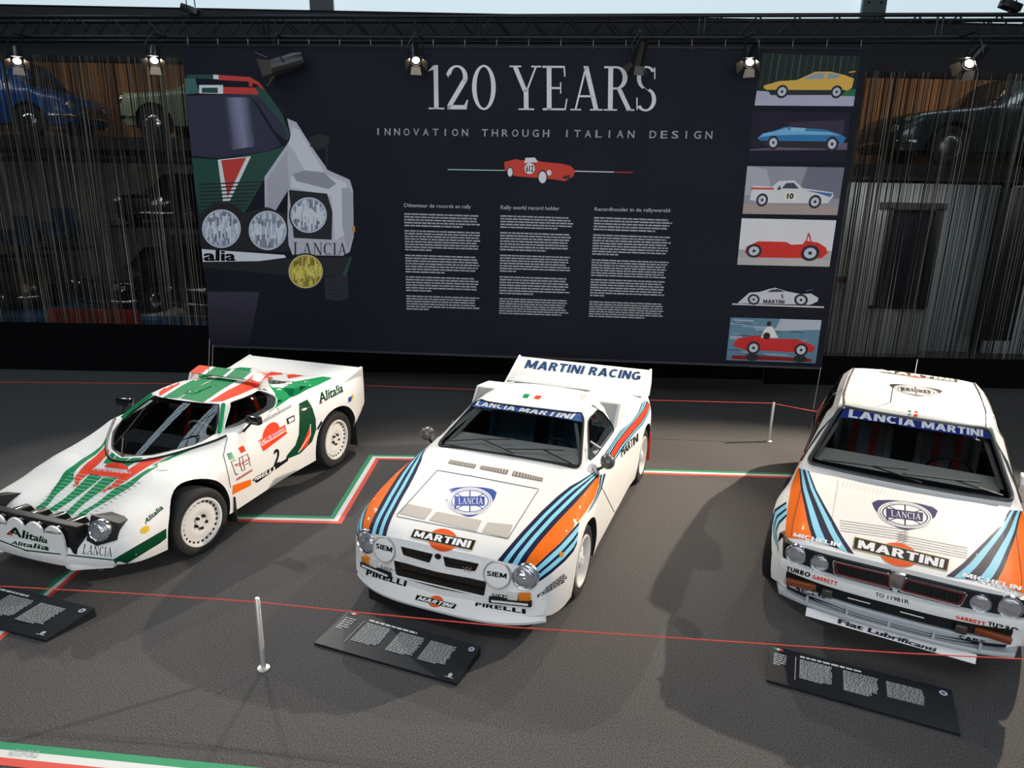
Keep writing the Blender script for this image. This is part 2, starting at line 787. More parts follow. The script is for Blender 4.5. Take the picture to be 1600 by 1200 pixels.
_s, _w, _t = .035, .115, .045      # serif height, heavy stem, hairline
GLYPH = {
    '1': (.42, _rc(.16, 0, .16 + _w, 1) + _rc(.02, 0, .42, _s) + [[(.02, .86), (.16, .90), (.20, 1), (.16, 1)]]),
    '2': (.60, _arc(.28, .73, .27, .27, -20, 165, _t, _w, 16) + [[(.545, .66), (.43, .70), (.03, .10), (.03, .0), (.10, .0)]]
          + _rc(.03, 0, .52, .10) + [[(.52, 0), (.56, .22), (.53, .22), (.46, .10)]] + [[(.0, .82), (.06, .72), (.10, .80)]]),
    '0': (.64, _arc(.31, .5, .30, .51, 0, 360, _t, _w, 32)),
    'Y': (.74, _bar(.12, 1, .37, .42, _w) + _bar(.64, 1, .40, .42, _t) + _rc(.33, 0, .33 + _w, .46) + _rc(.20, 0, .58, _s)
          + _rc(0, 1 - _s, .28, 1) + _rc(.52, 1 - _s, .76, 1)),
    'E': (.62, _rc(.10, 0, .10 + _w, 1) + _rc(0, 0, .56, .045) + _rc(0, .955, .54, 1) + _rc(.2, .48, .44, .525)
          + [[(.54, 1), (.50, 1), (.52, .76), (.55, .76)]] + [[(.52, 0), (.56, 0), (.60, .26), (.57, .26)]]
          + [[(.42, .38), (.45, .38), (.45, .63), (.42, .63)]]),
    'A': (.76, _bar(.12, 0, .38, 1, _t) + _bar(.63, 0, .37, 1, _w) + _rc(.22, .30, .54, .345) + _rc(0, 0, .26, _s) + _rc(.48, 0, .78, _s)),
    'R': (.70, _rc(.10, 0, .10 + _w, 1) + _rc(0, 0, .32, _s) + _rc(0, .955, .30, 1) + _arc(.29, .74, .27, .26, -90, 90, _t, _w, 14)
          + _bar(.62, 0, .36, .50, _w) + _rc(.2, .48, .36, .525) + _rc(.54, 0, .74, _s)),
    'S': (.54, _arc(.27, .745, .235, .265, 35, 250, _t, .10, 16) + _arc(.26, .255, .25, .265, -145, 70, _t, .10, 16)
          + [[(.13, .60), (.06, .66), (.40, .40), (.46, .33)]] + [[(.44, .98), (.47, .98), (.48, .72), (.45, .72)]]
          + [[(.03, .30), (.06, .30), (.07, .02), (.04, .02)]]),
    'L': (.58, _rc(.10, 0, .10 + _w, 1) + _rc(0, 0, .54, .045) + _rc(0, .955, .32, 1) + [[(.50, 0), (.54, 0), (.57, .30), (.54, .30)]]),
    'N': (.76, _rc(.12, 0, .12 + _t, 1) + _bar(.14, 1, .62, 0, _w) + _rc(.60, 0, .60 + _t, 1) + _rc(.02, 0, .28, _s) + _rc(0, 1 - _s, .22, 1)
          + _rc(.48, 1 - _s, .74, 1)),
    'C': (.66, _arc(.34, .5, .32, .51, 45, 315, _t, _w, 24) + [[(.57, .99), (.60, .99), (.60, .68), (.57, .68)]]),
    'I': (.34, _rc(.11, 0, .11 + _w, 1) + _rc(0, 0, .33, _s) + _rc(0, 1 - _s, .33, 1)),
    ' ': (.30, []),
}


# heavy sans capitals from strokes
_b, _h = .25, .205
def _bowl(cy, ry, x0=.30, rx=.34, th=_h):
    return _arc(x0, cy, rx, ry, -90, 90, th, _b, 10) + _rc(.1, cy + ry - th, x0 + .01, cy + ry) + _rc(.1, cy - ry, x0 + .01, cy - ry + th)
HEAVY = {
    'A': (.90, _bar(.14, 0, .45, 1, .27) + _bar(.76, 0, .45, 1, .27) + _rc(.24, .19, .66, .37)),
    'B': (.68, _rc(0, 0, _b, 1) + _bowl(.735, .265, .32, .31, .19) + _bowl(.28, .28, .33, .35, .19)),
    'C': (.82, _arc(.44, .5, .44, .51, 48, 312, _h, _b, 22)),
    'D': (.78, _rc(0, 0, _b, 1) + _bowl(.5, .5, .30, .48)),
    'E': (.66, _rc(0, 0, _b, 1) + _rc(.1, 0, .66, _h) + _rc(.1, 1 - _h, .65, 1) + _rc(.1, .40, .60, .60)),
    'G': (.86, _arc(.44, .5, .44, .51, 48, 340, _h, _b, 24) + _rc(.46, .34, .86, .52) + _rc(.64, .08, .86, .5)),
    'H': (.78, _rc(0, 0, _b, 1) + _rc(.53, 0, .53 + _b, 1) + _rc(.2, .40, .58, .60)),
    'I': (.25, _rc(0, 0, _b, 1)),
    'L': (.62, _rc(0, 0, _b, 1) + _rc(.1, 0, .62, _h)),
    'M': (1.0, _rc(0, 0, .23, 1) + _rc(.77, 0, 1., 1) + _bar(.14, 1, .5, .1, .27) + _bar(.86, 1, .5, .1, .27)),
    'N': (.80, _rc(0, 0, .24, 1) + _rc(.56, 0, .80, 1) + _bar(.13, 1, .67, 0, .27)),
    'O': (.90, _arc(.45, .5, .45, .51, 0, 360, _h, _b, 30)),
    'P': (.68, _rc(0, 0, _b, 1) + _bowl(.69, .31, .34, .34)),
    'R': (.76, _rc(0, 0, _b, 1) + _bowl(.70, .30, .34, .35) + _bar(.62, 0, .40, .48, .28)),
    'S': (.70, _arc(.35, .725, .33, .285, 15, 262, .19, .23, 16) + _arc(.35, .275, .35, .285, -168, 82, .19, .23, 16)
          + [[(.16, .60), (.30, .40), (.54, .40), (.40, .61)]]),
    'T': (.72, _rc(0, 1 - _h, .72, 1) + _rc(.235, 0, .485, 1)),
    'U': (.80, _rc(0, .38, _b, 1) + _rc(.55, .38, .55 + _b, 1) + _arc(.40, .39, .40, .40, 180, 360, _h, _b, 16)),
    'V': (.86, _bar(.14, 1, .43, 0, .27) + _bar(.72, 1, .43, 0, .27)),
    ' ': (.32, []),
}


def serif_text(s, gap=.05, font=None, shear=0.):
    x, v, f = 0., [], []
    for ch in s:
        adv, parts = (font or GLYPH)[ch]
        for p in parts:
            f.append(tuple(range(len(v), len(v) + len(p))))
            v += [(x + a + shear * b, b) for a, b in p]
        x += adv + gap
    x0, x1 = min(p[0] for p in v), max(p[0] for p in v)
    return [((p[0] - x0) / (x1 - x0), p[1]) for p in v], f


def circ(cx, cy, rx, ry, n=32, a0=0, a1=360):
    return [(cx + rx * math.cos(R(a0 + (a1 - a0) * k / n)), cy + ry * math.sin(R(a0 + (a1 - a0) * k / n))) for k in range(n)]


def ringpolys(cx, cy, rx, ry, t, n=40, a0=0, a1=360):
    """ring as quads in unit coordinates"""
    out = []
    for k in range(n):
        a, b = R(a0 + (a1 - a0) * k / n), R(a0 + (a1 - a0) * (k + 1) / n)
        out.append([(cx + rx * math.cos(a), cy + ry * math.sin(a)), (cx + rx * math.cos(b), cy + ry * math.sin(b)),
                    (cx + (rx - t) * math.cos(b), cy + (ry - t) * math.sin(b)), (cx + (rx - t) * math.cos(a), cy + (ry - t) * math.sin(a))])
    return out
# ------------------------------------------------------------------ daylight: glazed roof strips high over the front of the hall
area('skylight_front', (-1.0, -2.5, 10.4), (-.5, 4, 0), 15, 4, 480, (.86, .93, 1.0))
area('entrance_window', (0, -8.6, 4.3), (0, 6, .8), 15, 4.2, 950, (.88, .94, 1.0))
for _x, _y in ((-9.0, 9.0), (-4.6, 7.5), (7.7, 4.5)):
    area('skylight_strip', (_x, _y, 9.6), (_x, _y, 0), 1.3, 10, 140, (.66, .86, 1.0))

# ------------------------------------------------------------------ setting
CARPET = noise_mat('carpet', (.032, .0305, .031), (.140, .132, .128), 120., 1., .2, 12., lo=.34, hi=.66)
DARKW = mat('dark_wall_paint', (.012, .013, .016), .8)
GREYW = noise_mat('grey_plaster', (.22, .22, .20), (.30, .30, .28), 3., .9)
BROWNW = noise_mat('brown_panelling', (.17, .11, .07), (.32, .21, .13), 2.2, .7, stretch=(6, 1, .15))
struct('floor', box((0, 9, -.05), (34, 36, .1)), CARPET)
struct('wall_back', box((0, 21.1, 4.5), (34, .2, 9)), GREYW)
struct('wall_left', box((-17.1, 9, 6), (.2, 36, 12)), DARKW)
struct('wall_right', box((17.1, 9, 6), (.2, 36, 12)), DARKW)
struct('wall_front', box((0, -9.1, 6), (34, .2, 12)), mat('front_wall_paint', (.18, .18, .19), .8))
# ceiling of the hall with two glazed strips left open for the daylight
CEIL = mat('ceiling_paint', (.03, .032, .036), .9)
def ceil_panel(x0, x1, y0, y1, z=12.):
    return ((x0 + x1) / 2, (y0 + y1) / 2, z), (x1 - x0, y1 - y0, .15)
c, s_ = ceil_panel(-17, 17, -9, 21.2, 12.)
struct('ceiling', box(c, s_), CEIL)
# roof beams under the glazing (mullions)
k = 0
MULL = mat('mullion_paint', (.05, .055, .06), .5)
for i in range(9):
    k += 1
    struct('trim_%d' % k, box((-8.5 + i * 1.9, -3.3, 10.25), (.07, 5.4, .12)), MULL)
for _x, _y in ((-9.0, 9.0), (-4.6, 7.5), (7.7, 4.5)):
    for i in range(17):
        k += 1
        struct('trim_%d' % k, box((_x, _y - 5 + i * .625, 9.55), (1.5, .05, .06)), MULL)
    for i in range(4):
        k += 1
        struct('trim_%d' % k, box((_x - .65 + i * .433, _y, 9.55), (.05, 10.2, .06)), MULL)
# pale glazed band high on the back wall, with steel columns
GLAZE = mat('pale_glazing', (.6, .7, .75), .6, emit=(.60, .72, .78), es=.95)
struct('window_1', box((0, 20.6, 9.2), (34, .1, 3.44)), GLAZE, 'pale daylit glazing band above the dark lighting truss')
col_m = mat('column_grey', (.20, .25, .26), .6)
for (x, _) in ((503, 0), (1365, 0)):
    p = on_plane(x, 10, (0, 20.2, 0), Vector((0, 1, 0)))
    t = thing('steel_column', 'grey perforated steel column in front of the pale glazing, %s of two' % ('left' if x < 800 else 'right'), 'column', (p.x, 20.2, 0))
    link('shaft', box((0, 0, 5.9), (.62, .12, 11.8)), col_m, t)
    hm = mesh('hole', [(.035 * math.cos(2 * PI * q / 8), 0, .035 * math.sin(2 * PI * q / 8)) for q in range(8)], [tuple(range(8))])
    for q in range(4):
        for j in range(2):
            o = link('hole', hm, DARKW, t)
            o.location = ((j - .5) * .32, -.065, 8.05 + q * .2)
# dark gallery front under the glazing
struct('wall_gallery', box((0, 20.0, 6.95), (34, .3, 1.2)), DARKW)
# upper gallery: slab and brown rear wall, left and right of the banner
SLABT = 3.86
struct('trim_200', box((-9.8, 16.3, SLABT - .10), (12.0, 8.6, .20)), mat('slab_edge', (.02, .02, .022), .7), 'dark edge of the upper gallery')
struct('trim_201', box((9.9, 16.3, SLABT - .30), (11.4, 8.6, .20)), mat('slab_edge'), 'dark edge of the upper gallery')
struct('wall_upper_left', box((-9.8, 15.6, 4.75), (12, .1, 1.8)), BROWNW)
struct('wall_upper_right', box((9.9, 15.0, 4.62), (11.4, .1, 2.0)), BROWNW)
struct('trim_202', box((0, 16.2, 5.62), (34, 8.8, .1)), CEIL, 'dark soffit over the upper gallery')
struct('trim_203', box((0, 11.75, 5.33), (34, .12, .76)), DARKW, 'black pelmet above the string curtains')
# black plinth along the foot of the curtains
struct('baseboard_left', box((-9.35, 11.42, .41), (9.6, .06, .82)), mat('black_drape', (.005, .005, .006), .9, spec=.05))
struct('baseboard_right', box((9.25, 11.42, .25), (9.8, .06, .50)), mat('black_drape'))
struct('wall_behind_banner', box((0, 11.70, 2.6), (9.2, .08, 5.2)), mat('black_drape'))
area('gallery_lamp_left', (-8.3, 13.0, 5.5), (-8.2, 15.6, 4.3), 5, .2, 20, (1., .62, .30))
area('gallery_lamp_right', (8.2, 12.7, 5.5), (8.3, 15.0, 4.2), 5, .2, 34, (1., .60, .28))
area('gallery_fill_left', (-8.6, 12.0, 5.45), (-8.6, 13.6, 4.3), 5, .15, 12, (.9, .95, 1.))  # added fill light to bring out the left gallery cars, not a hall lamp
area('gallery_fill_right', (8.4, 12.0, 5.45), (8.4, 13.4, 4.1), 5, .15, 12, (.75, .92, 1.))  # bluish fill light added for the dark saloon, no fitting hangs here
area('lower_lamp_left', (-8.5, 15.2, 3.55), (-9, 18, 1.0), 6, 1.0, 45, (1., .93, .82))
area('lower_lamp_right', (8.0, 12.9, 3.3), (8.5, 14.2, 1.4), 5, .5, 24, (.92, .97, 1.))

# lower level right: pale wall with a door opening, black panels, bright strip
PW = noise_mat('pale_grey_wall', (.24, .25, .23), (.30, .31, .29), 2., .9)
def wall_right_panel(name, x0, x1, z0, z1, y, m):
    return struct(name, box(((x0 + x1) / 2, y, (z0 + z1) / 2), (x1 - x0, .1, z1 - z0)), m)
YW = 14.0
def PX(x, y, Y=YW):
    p = on_plane(x, y, (0, Y, 0), Vector((0, 1, 0)))
    return p.x, p.z
xa, _ = PX(1300, 400)
xd0, zd1 = PX(1392, 325)
xd1, zd0 = PX(1430, 480)
xb, _ = PX(1452, 400)
wall_right_panel('wall_lower_a', xa - 1.5, xd0 - .02, 0, 3.4, YW, PW)
wall_right_panel('wall_lower_b', xd1 + .15, xb + .1, 0, 3.4, YW, PW)
wall_right_panel('wall_lower_c', xd0 - .02, xd1 + .15, zd1, 3.4, YW, PW)
wall_right_panel('wall_lower_d', xd0 - .02, xd1 + .15, 0, zd0, YW, PW)
d1 = struct('door_1', box(((xd0 + xd1) / 2 + .06, YW + .12, (zd0 + zd1) / 2), (xd1 - xd0 + .2, .04, zd1 - zd0)), mat('door_glass_dark', (.015, .017, .022), .2), 'dark glazed door in the pale wall behind the strings')
for (cx_, cz_, w_, h_) in ((xd0, (zd0 + zd1) / 2, .07, zd1 - zd0), (xd1 + .12, (zd0 + zd1) / 2, .16, zd1 - zd0), ((xd0 + xd1) / 2, zd1 + .04, xd1 - xd0 + .5, .14), ((xd0 + xd1) / 2, zd0, xd1 - xd0 + .3, .06)):
    link('door_frame', box((cx_, YW - .04, cz_), (w_, .08, h_)), mat('black_frame', (.01, .01, .011), .5), d1)
tag(link('fire_alarm', box((PX(1313, 436)[0], YW - .08, PX(1313, 436)[1]), (.16, .06, .12), None, .01), mat('alarm_red', (.12, .01, .01), .5)), 'small dark red alarm box on the pale wall', 'alarm box')
xe0, xe1 = PX(1520, 400)[0], PX(1568, 400)[0]
tag(link('black_partition', box(((xe0 + xe1) / 2, 13.4, 1.9), (xe1 - xe0, .25, 2.9)), mat('black_frame')), 'tall black display panel behind the strings at right', 'panel')
struct('wall_lower_e', box((xe1 + 1.6, 14.2, 1.7), (3.0, .1, 3.4)), mat('white_wall', (.50, .58, .62), .8))
struct('wall_lower_f', box(((xb + xe0) / 2 + .2, 14.3, 1.7), (xe0 - xb + .5, .1, 3.4)), mat('blue_grey_wall', (.26, .31, .33), .8))

# lower level left: raised blue and white platform
plat = thing('display_platform', 'blue platform with a white edge and red carpet end behind the strings', 'platform', (-9.2, 17.4, 0))
link('deck', box((0, 0, .08), (9.0, 4.4, .16)), mat('platform_blue', (.03, .13, .30), .6), plat)
link('white_edge', box((1.3, -1.2, .17), (3.6, 1.0, .02)), mat('platform_white', (.6, .6, .58), .6), plat)
link('red_carpet', box((-.2, -2.25, .20), (2.0, .10, .38)), mat('carpet_red', (.42, .03, .015), .8), plat)
_rx = on_plane(218, 325, (0, 17.1, 0), Vector((0, 1, 0))).x
rack = thing('display_rack', 'dark raised stand holding a car above the lower cars', 'stand', (_rx + .3, 18.9, 0))
link('rack_deck', box((0, 0, 2.0), (3.0, 4.0, .14)), mat('slab_edge'), rack)
for sx in (-1.4, 1.4):
    link('rack_post', box((sx, 1.85, 1.0), (.12, .12, 2.0)), mat('slab_edge'), rack)

# ------------------------------------------------------------------ string curtains
def strings(name, x0, x1, seed, label):
    rnd = random.Random(seed)
    bm = bmesh.new()
    x = x0
    while x < x1:
        w = rnd.choice((.003, .005, .007, .010))
        y = 11.5 + rnd.uniform(-.02, .02)
        dx = rnd.uniform(-.01, .01)
        V = [bm.verts.new((x + dx * t + a * w, y + b * w, z)) for z, t in ((.02, 1), (5.0, 0)) for a, b in ((-1, 0), (0, -1), (1, 0))]
        for q in range(3):
            bm.faces.new((V[q], V[(q + 1) % 3], V[3 + (q + 1) % 3], V[3 + q]))
        x += rnd.choice((.012, .016, .020, .026, .032)) * rnd.uniform(.8, 1.3)
    o = link(name, bm_mesh(bm, name), noise_mat('string_cotton', (.007, .007, .0065), (.52, .47, .39), 14., .8, stretch=(9, 1, .02), lo=.53, hi=.68))
    o['kind'] = 'stuff'
    o['label'] = label
    o['category'] = 'curtain'
    return o
strings('string_curtain', -11.5, -4.55, 3, 'curtain of pale hanging strings left of the banner')
strings('string_curtain', 4.35, 11.5, 4, 'curtain of pale hanging strings right of the banner')

# ------------------------------------------------------------------ tricolour floor tape
TG_, TW_, TR_ = mat('tape_green', (.005, .27, .11), .6), mat('tape_white', (.72, .72, .70), .6), mat('tape_red', (.70, .07, .045), .6)
def tape(label, pts, w=.15):
    """three parallel stripes along a path; pts run with the green side on the left"""
    P = [Vector(p) for p in pts]
    t = thing('floor_tape', label, 'floor tape', (P[0].x, P[0].y, 0))
    def off(d):
        out = []
        for i, p in enumerate(P):
            a = (p - P[i - 1]).normalized() if i else (P[1] - P[0]).normalized()
            b = (P[i + 1] - p).normalized() if i < len(P) - 1 else a
            na, nb = Vector((-a.y, a.x)), Vector((-b.y, b.x))
            n = (na + nb).normalized()
            out.append(p + n * d / max(.3, n.dot(na)))
        return out
    for nm, d0, d1, m_ in (('green_stripe', w / 2, w / 6, TG_), ('white_stripe', w / 6, -w / 6, TW_), ('red_stripe', -w / 6, -w / 2, TR_)):
        A, B = off(d0), off(d1)
        v = [(p.x - P[0].x, p.y - P[0].y, .003) for p in A] + [(p.x - P[0].x, p.y - P[0].y, .003) for p in B]
        n = len(P)
        link(nm, mesh(nm, v, [(i, i + 1, n + i + 1, n + i) for i in range(n - 1)]), m_, t)
    return t
tape('tricolour tape stepping round the middle car and running behind it', [(-3.62, 6.085), (-1.695, 6.07), (-1.645, 7.71), (-1.18, 7.715), (1.55, 7.43), (5.6, 7.33)])
tape('tricolour tape running from under the wedge coupe towards the left sign', [(-3.66, 3.2), (-3.63, 6.0)], .12)
bt = tape('wide tricolour tape with grey lettering in the lower left corner', [(-4.6, 3.32), (-2.866, 3.163), (-.8, 2.965)], .155)

# ------------------------------------------------------------------ rope barrier
POLE = mat('pole_steel', (.70, .68, .65), .5, .8)
CORD = mat('red_cord', (.75, .06, .04), .6)
def stanchion(x, y, label):
    t = thing('stanchion', label, 'barrier post', (x, y, 0), group='barrier posts')
    link('pole', lathe([(0, 0.), (.017, 0), (.017, .54), (.012, .546), (0, .546)], 16), POLE, t)
    link('foot', lathe([(0, 0), (.042, 0), (.042, .010), (.026, .018), (0, .02)], 20), POLE, t)
    return t
p1 = gnd(412, 1045)
p2 = gnd(1201, 690)
stanchion(p1.x, p1.y, 'slim steel barrier post standing left of the middle sign')
stanchion(p2.x, p2.y, 'slim steel barrier post standing behind the boxy hatchback')
def at_h(px_, py_, z):
    return gnd(px_, py_, z)
front = [at_h(0, 916, .50), at_h(200, 927, .50), at_h(405, 941, .50), at_h(560, 957, .48), at_h(800, 980, .485), at_h(1180, 1005, .50), at_h(1400, 1020, .50), at_h(1600, 1030, .50)]
front = [front[0] + (front[0] - front[1]) * 1.5] + front + [front[-1] + (front[-1] - front[-2]) * 1.5]
tag(link('barrier_cord', tube(front, .0035, 6), CORD), 'thin red cord across the front of the three cars', 'cord')
rear = [at_h(0, 597, .5), at_h(560, 602, .50), at_h(750, 609, .5), at_h(1010, 625, .50), at_h(1206, 630, .52), at_h(1280, 644, .42)]
tag(link('barrier_cord', tube(rear, .004, 6), CORD), 'thin red cord strung behind the cars below the banner', 'cord')
# ------------------------------------------------------------------ car building kit (local: x forward, y left, origin on the ground under the front axle)
def bvh_of(me):
    bm = bmesh.new()
    bm.from_mesh(me)
    t = BVHTree.FromBMesh(bm)
    bm.free()
    return t


def cabin(secs):
    """closed cavity: sections (x, zfloor, ybelt, zbelt, ytop, ztop)"""
    bm = bmesh.new()
    rg = []
    for (x, zf, yb, zb, yt, zt) in secs:
        rg.append([bm.verts.new((x, s, z)) for s, z in ((-yb, zf), (-yb, zb), (-yt, zt), (yt, zt), (yb, zb), (yb, zf))])
    for A, B in zip(rg, rg[1:]):
        for k in range(6):
            bm.faces.new((A[k], A[(k + 1) % 6], B[(k + 1) % 6], B[k]))
    bm.faces.new(rg[0])
    bm.faces.new(rg[-1][::-1])
    return bm_mesh(bm, 'cavity')


def cyl_y(x, z, r, y0, y1, n=48):
    bm = bmesh.new()
    add_prism(bm, [(x + r * math.cos(2 * PI * k / n), z + r * math.sin(2 * PI * k / n)) for k in range(n)], y0, y1, 'y')
    return bm_mesh(bm, 'cyl')


def in_poly(p, poly):
    x, y = p
    c = False
    n = len(poly)
    for i in range(n):
        x1, y1 = poly[i]
        x2, y2 = poly[i - 1]
        if (y1 > y) != (y2 > y) and x < (x2 - x1) * (y - y1) / (y2 - y1) + x1:
            c = not c
    return c


def grow(poly, g):
    cx = sum(p[0] for p in poly) / len(poly)
    cy = sum(p[1] for p in poly) / len(poly)
    out = []
    for p in poly:
        d = Vector((p[0] - cx, p[1] - cy))
        l = d.length
        d = d * ((l + g) / l)
        out.append((cx + d.x, cy + d.y))
    return out


def glass_from(me, test, inset=.008, fit=None):
    """pane made of the body's own surface where test(centre, normal) holds, set slightly in"""
    bm = bmesh.new()
    bm.from_mesh(me)
    bm.normal_update()
    nrm = {v.index: v.normal.copy() for v in bm.verts}
    bmesh.ops.delete(bm, geom=[f for f in bm.faces if not test(f.calc_center_median(), f.normal)], context='FACES')
    for v in bm.verts:
        v.co -= nrm[v.index] * inset
    inner = [v for v in bm.verts if not v.is_boundary]
    for _ in range(8):
        bmesh.ops.smooth_vert(bm, verts=inner, factor=.5, use_axis_x=True, use_axis_y=True, use_axis_z=True)
    if fit and len(bm.verts) > 12:
        P = np.array([v.co[:] for v in bm.verts])
        y, z = P[:, 1], P[:, 2] - 1.
        cols = [np.ones_like(y), y * y, z, z * z, y * y * z]
        if fit > 1:
            cols += [y ** 4, y ** 4 * z, y * y * z * z]
        A = np.stack(cols, 1)
        c, *_ = np.linalg.lstsq(A, P[:, 0], rcond=None)
        for v, x in zip(bm.verts, A @ c):
            v.co.x = x - .008
    g = bpy.data.meshes.new('glass')
    bm.to_mesh(g)
    bm.free()
    g.polygons.foreach_set('use_smooth', [True] * len(g.polygons))
    return g


def surf_loop(bvh, pts, axis, sgn, start=3., off=0.):
    """outline in 2D pushed onto the body along an axis"""
    out = []
    for p in pts:
        if axis == 'y':
            o, d = Vector((p[0], sgn * start, p[1])), Vector((0, -sgn, 0))
        elif axis == 'x':
            o, d = Vector((start * sgn, p[0], p[1])), Vector((-sgn, 0, 0))
        else:
            o, d = Vector((p[0], p[1], start)), Vector((0, 0, -1))
        h = bvh.ray_cast(o, d)
        if h[0] is not None:
            out.append(h[0] + h[1] * off)
    return out


def wheel(root, x, y, z, r, rim_r, width, style, side, steer=0.):
    """tyre with its rim as child; y is the outer face"""
    M = Matrix.Translation((x, side * y, z)) @ Matrix.Rotation(steer, 4, 'Z') @ (Matrix.Rotation(-PI / 2, 4, 'X') if side > 0 else Matrix.Rotation(PI / 2, 4, 'X'))
    w = width
    ty = lathe([(rim_r, -.012), (rim_r + .012, -.002), (r * .88, 0.004), (r * .955, -.006), (r * .99, -.028), (r, -.05), (r, -w + .05), (r * .985, -w + .025), (r * .9, -w + .005), (rim_r, -w + .01), (rim_r, -.012)], 48, M)
    t = link('tyre', ty, RUBBER, root)
    rm = []
    bm = bmesh.new()
    if style == 'disc':
        add_lathe(bm, [(rim_r + .008, -.008), (rim_r + .004, .004), (rim_r - .012, .004), (rim_r - .022, -.022), (rim_r * .80, -.026), (rim_r * .62, -.012), (rim_r * .40, -.012), (rim_r * .30, -.026), (.05, -.03), (.046, -.012), (0, -.012)], 48, M)
    elif style == 'multi':
        add_lathe(bm, [(rim_r + .008, -.008), (rim_r + .004, .006), (rim_r - .010, .006), (rim_r - .018, -.07), (rim_r - .022, -.16)], 48, M)
        add_lathe(bm, [(rim_r * .36, -.045), (rim_r * .30, -.02), (.045, -.015), (.04, .0), (0, .0)], 32, M)
        for k in range(14):
            a = 2 * PI * k / 14
            for da in (-.07, .07):
                add_tube(bm, [M @ Vector((math.cos(a) * rim_r * .33, math.sin(a) * rim_r * .33, -.03)),
                              M @ Vector((math.cos(a + da) * (rim_r - .012), math.sin(a + da) * (rim_r - .012), -.055))], .008, 5)
    rim = link('rim', bm_mesh(bm, 'rim', 35), RIMW, t)
    # slots, bolts
    bm = bmesh.new()
    if style == 'disc':
        for k in range(24):
            a = 2 * PI * k / 24
            add_box(bm, M @ Vector((math.cos(a) * rim_r * .875, math.sin(a) * rim_r * .875, -.022)), (.024, .020, .006), (M.to_3x3().to_4x4() @ Matrix.Rotation(a, 4, 'Z')))
        for k in range(5):
            a = 2 * PI * k / 5 + .3
            add_lathe(bm, [(0, .012), (.013, .012), (.015, -.03)], 8, M @ Matrix.Translation((math.cos(a) * .055, math.sin(a) * .055, -.012)))
        link('rim_slots', bm_mesh(bm, 'slots'), BLACK, t)
    else:
        add_lathe(bm, [(0, -.10), (rim_r * .9, -.10), (rim_r * .9, -.12)], 32, M)
        link('brake_disc', bm_mesh(bm, 'disc'), mat('brake_disc', (.12, .11, .10), .5, .6), t)
    return t


def lamp(root, name, o, d, r, lens=None, rim=CHROME, dome=.35, depth=.05, label=None):
    M = frame(o, d)
    b = link(name, lathe([(0, -depth), (r * 1.06, -depth), (r * 1.10, 0), (r * 1.04, .010), (r * .97, .004)], 32, M), rim, root)
    prof = [(r * math.cos(R(a)), r * dome * math.sin(R(a))) for a in range(0, 91, 15)]
    prof[-1] = (0, r * dome)
    link('lens', lathe(prof, 32, M, 80), lens or LENS, b)
    if label:
        b['label'] = label
    return b


def lamp_lens_mat():
    """ribbed glass over a reflector"""
    M = mat('ribbed_lens', (.55, .58, .62), .10, .7, coat=1.)
    nt = M.node_tree
    if 'Wave Texture' not in nt.nodes:
        b = nt.nodes['Principled BSDF']
        w = nt.nodes.new('ShaderNodeTexWave')
        w.inputs['Scale'].default_value = 14.
        w.inputs['Distortion'].default_value = 1.5
        tc = nt.nodes.new('ShaderNodeTexCoord')
        bp = nt.nodes.new('ShaderNodeBump')
        bp.inputs['Strength'].default_value = .5
        bp.inputs['Distance'].default_value = .02
        nt.links.new(tc.outputs['Object'], w.inputs['Vector'])
        nt.links.new(w.outputs['Fac'], bp.inputs['Height'])
        nt.links.new(bp.outputs[0], b.inputs['Normal'])
    return M


RIBBED = lamp_lens_mat()


def seat(root, x, y, zf, col, belt=None, tilt=.28):
    S = link('seat', None or bucket(x, y, zf, tilt), col, root)
    if belt:
        bm = bmesh.new()
        for s in (-.085, .085):
            a = Vector((x - .17, y + s, zf + .64))
            b = Vector((x - .02, y + s * 1.05, zf + .18))
            add_box(bm, (a + b) / 2 + Vector((.045, 0, 0)), (.006, .058, (a - b).length), Vector((a - b)).to_track_quat('Z', 'X'))
        link('harness', bm_mesh(bm, 'belt'), belt, S)
    return S


def bucket(x, y, zf, tilt):
    bm = bmesh.new()
    rt = Matrix.Rotation(-tilt, 4, 'Y')
    add_box(bm, (x + .17, y, zf + .06), (.48, .46, .14), None, .04)
    up = Vector((0, 0, 1))
    up.rotate(Matrix.Rotation(-tilt, 3, 'Y'))
    add_box(bm, Vector((x - .02, y, zf + .08)) + up * .28, (.11, .46, .56), rt, .045)
    add_box(bm, Vector((x - .02, y, zf + .08)) + up * .62, (.10, .28, .20), rt, .04)
    for s in (-1, 1):
        add_box(bm, Vector((x + .04, y + s * .225, zf + .08)) + up * .30, (.16, .06, .46), rt, .025)
        add_box(bm, (x + .17, y + s * .23, zf + .12), (.42, .06, .16), None, .025)
    return bm_mesh(bm, 'seat', 40)


def steering(root, c, d, r, col, thick=.014):
    M = frame(c, d)
    bm = bmesh.new()
    add_tube(bm, [M @ Vector((r * math.cos(2 * PI * k / 28), r * math.sin(2 * PI * k / 28), 0)) for k in range(28)], thick, 8, True)
    for a in (90, 210, 330):
        add_tube(bm, [M @ Vector((0, 0, -.03)), M @ Vector((r * math.cos(R(a)), r * math.sin(R(a)), 0))], .010, 6)
    add_tube(bm, [M @ Vector((0, 0, -.03)), M @ Vector((0, 0, -.28))], .022, 8)
    return link('steering_wheel', bm_mesh(bm, 'sw', 50), col, root)


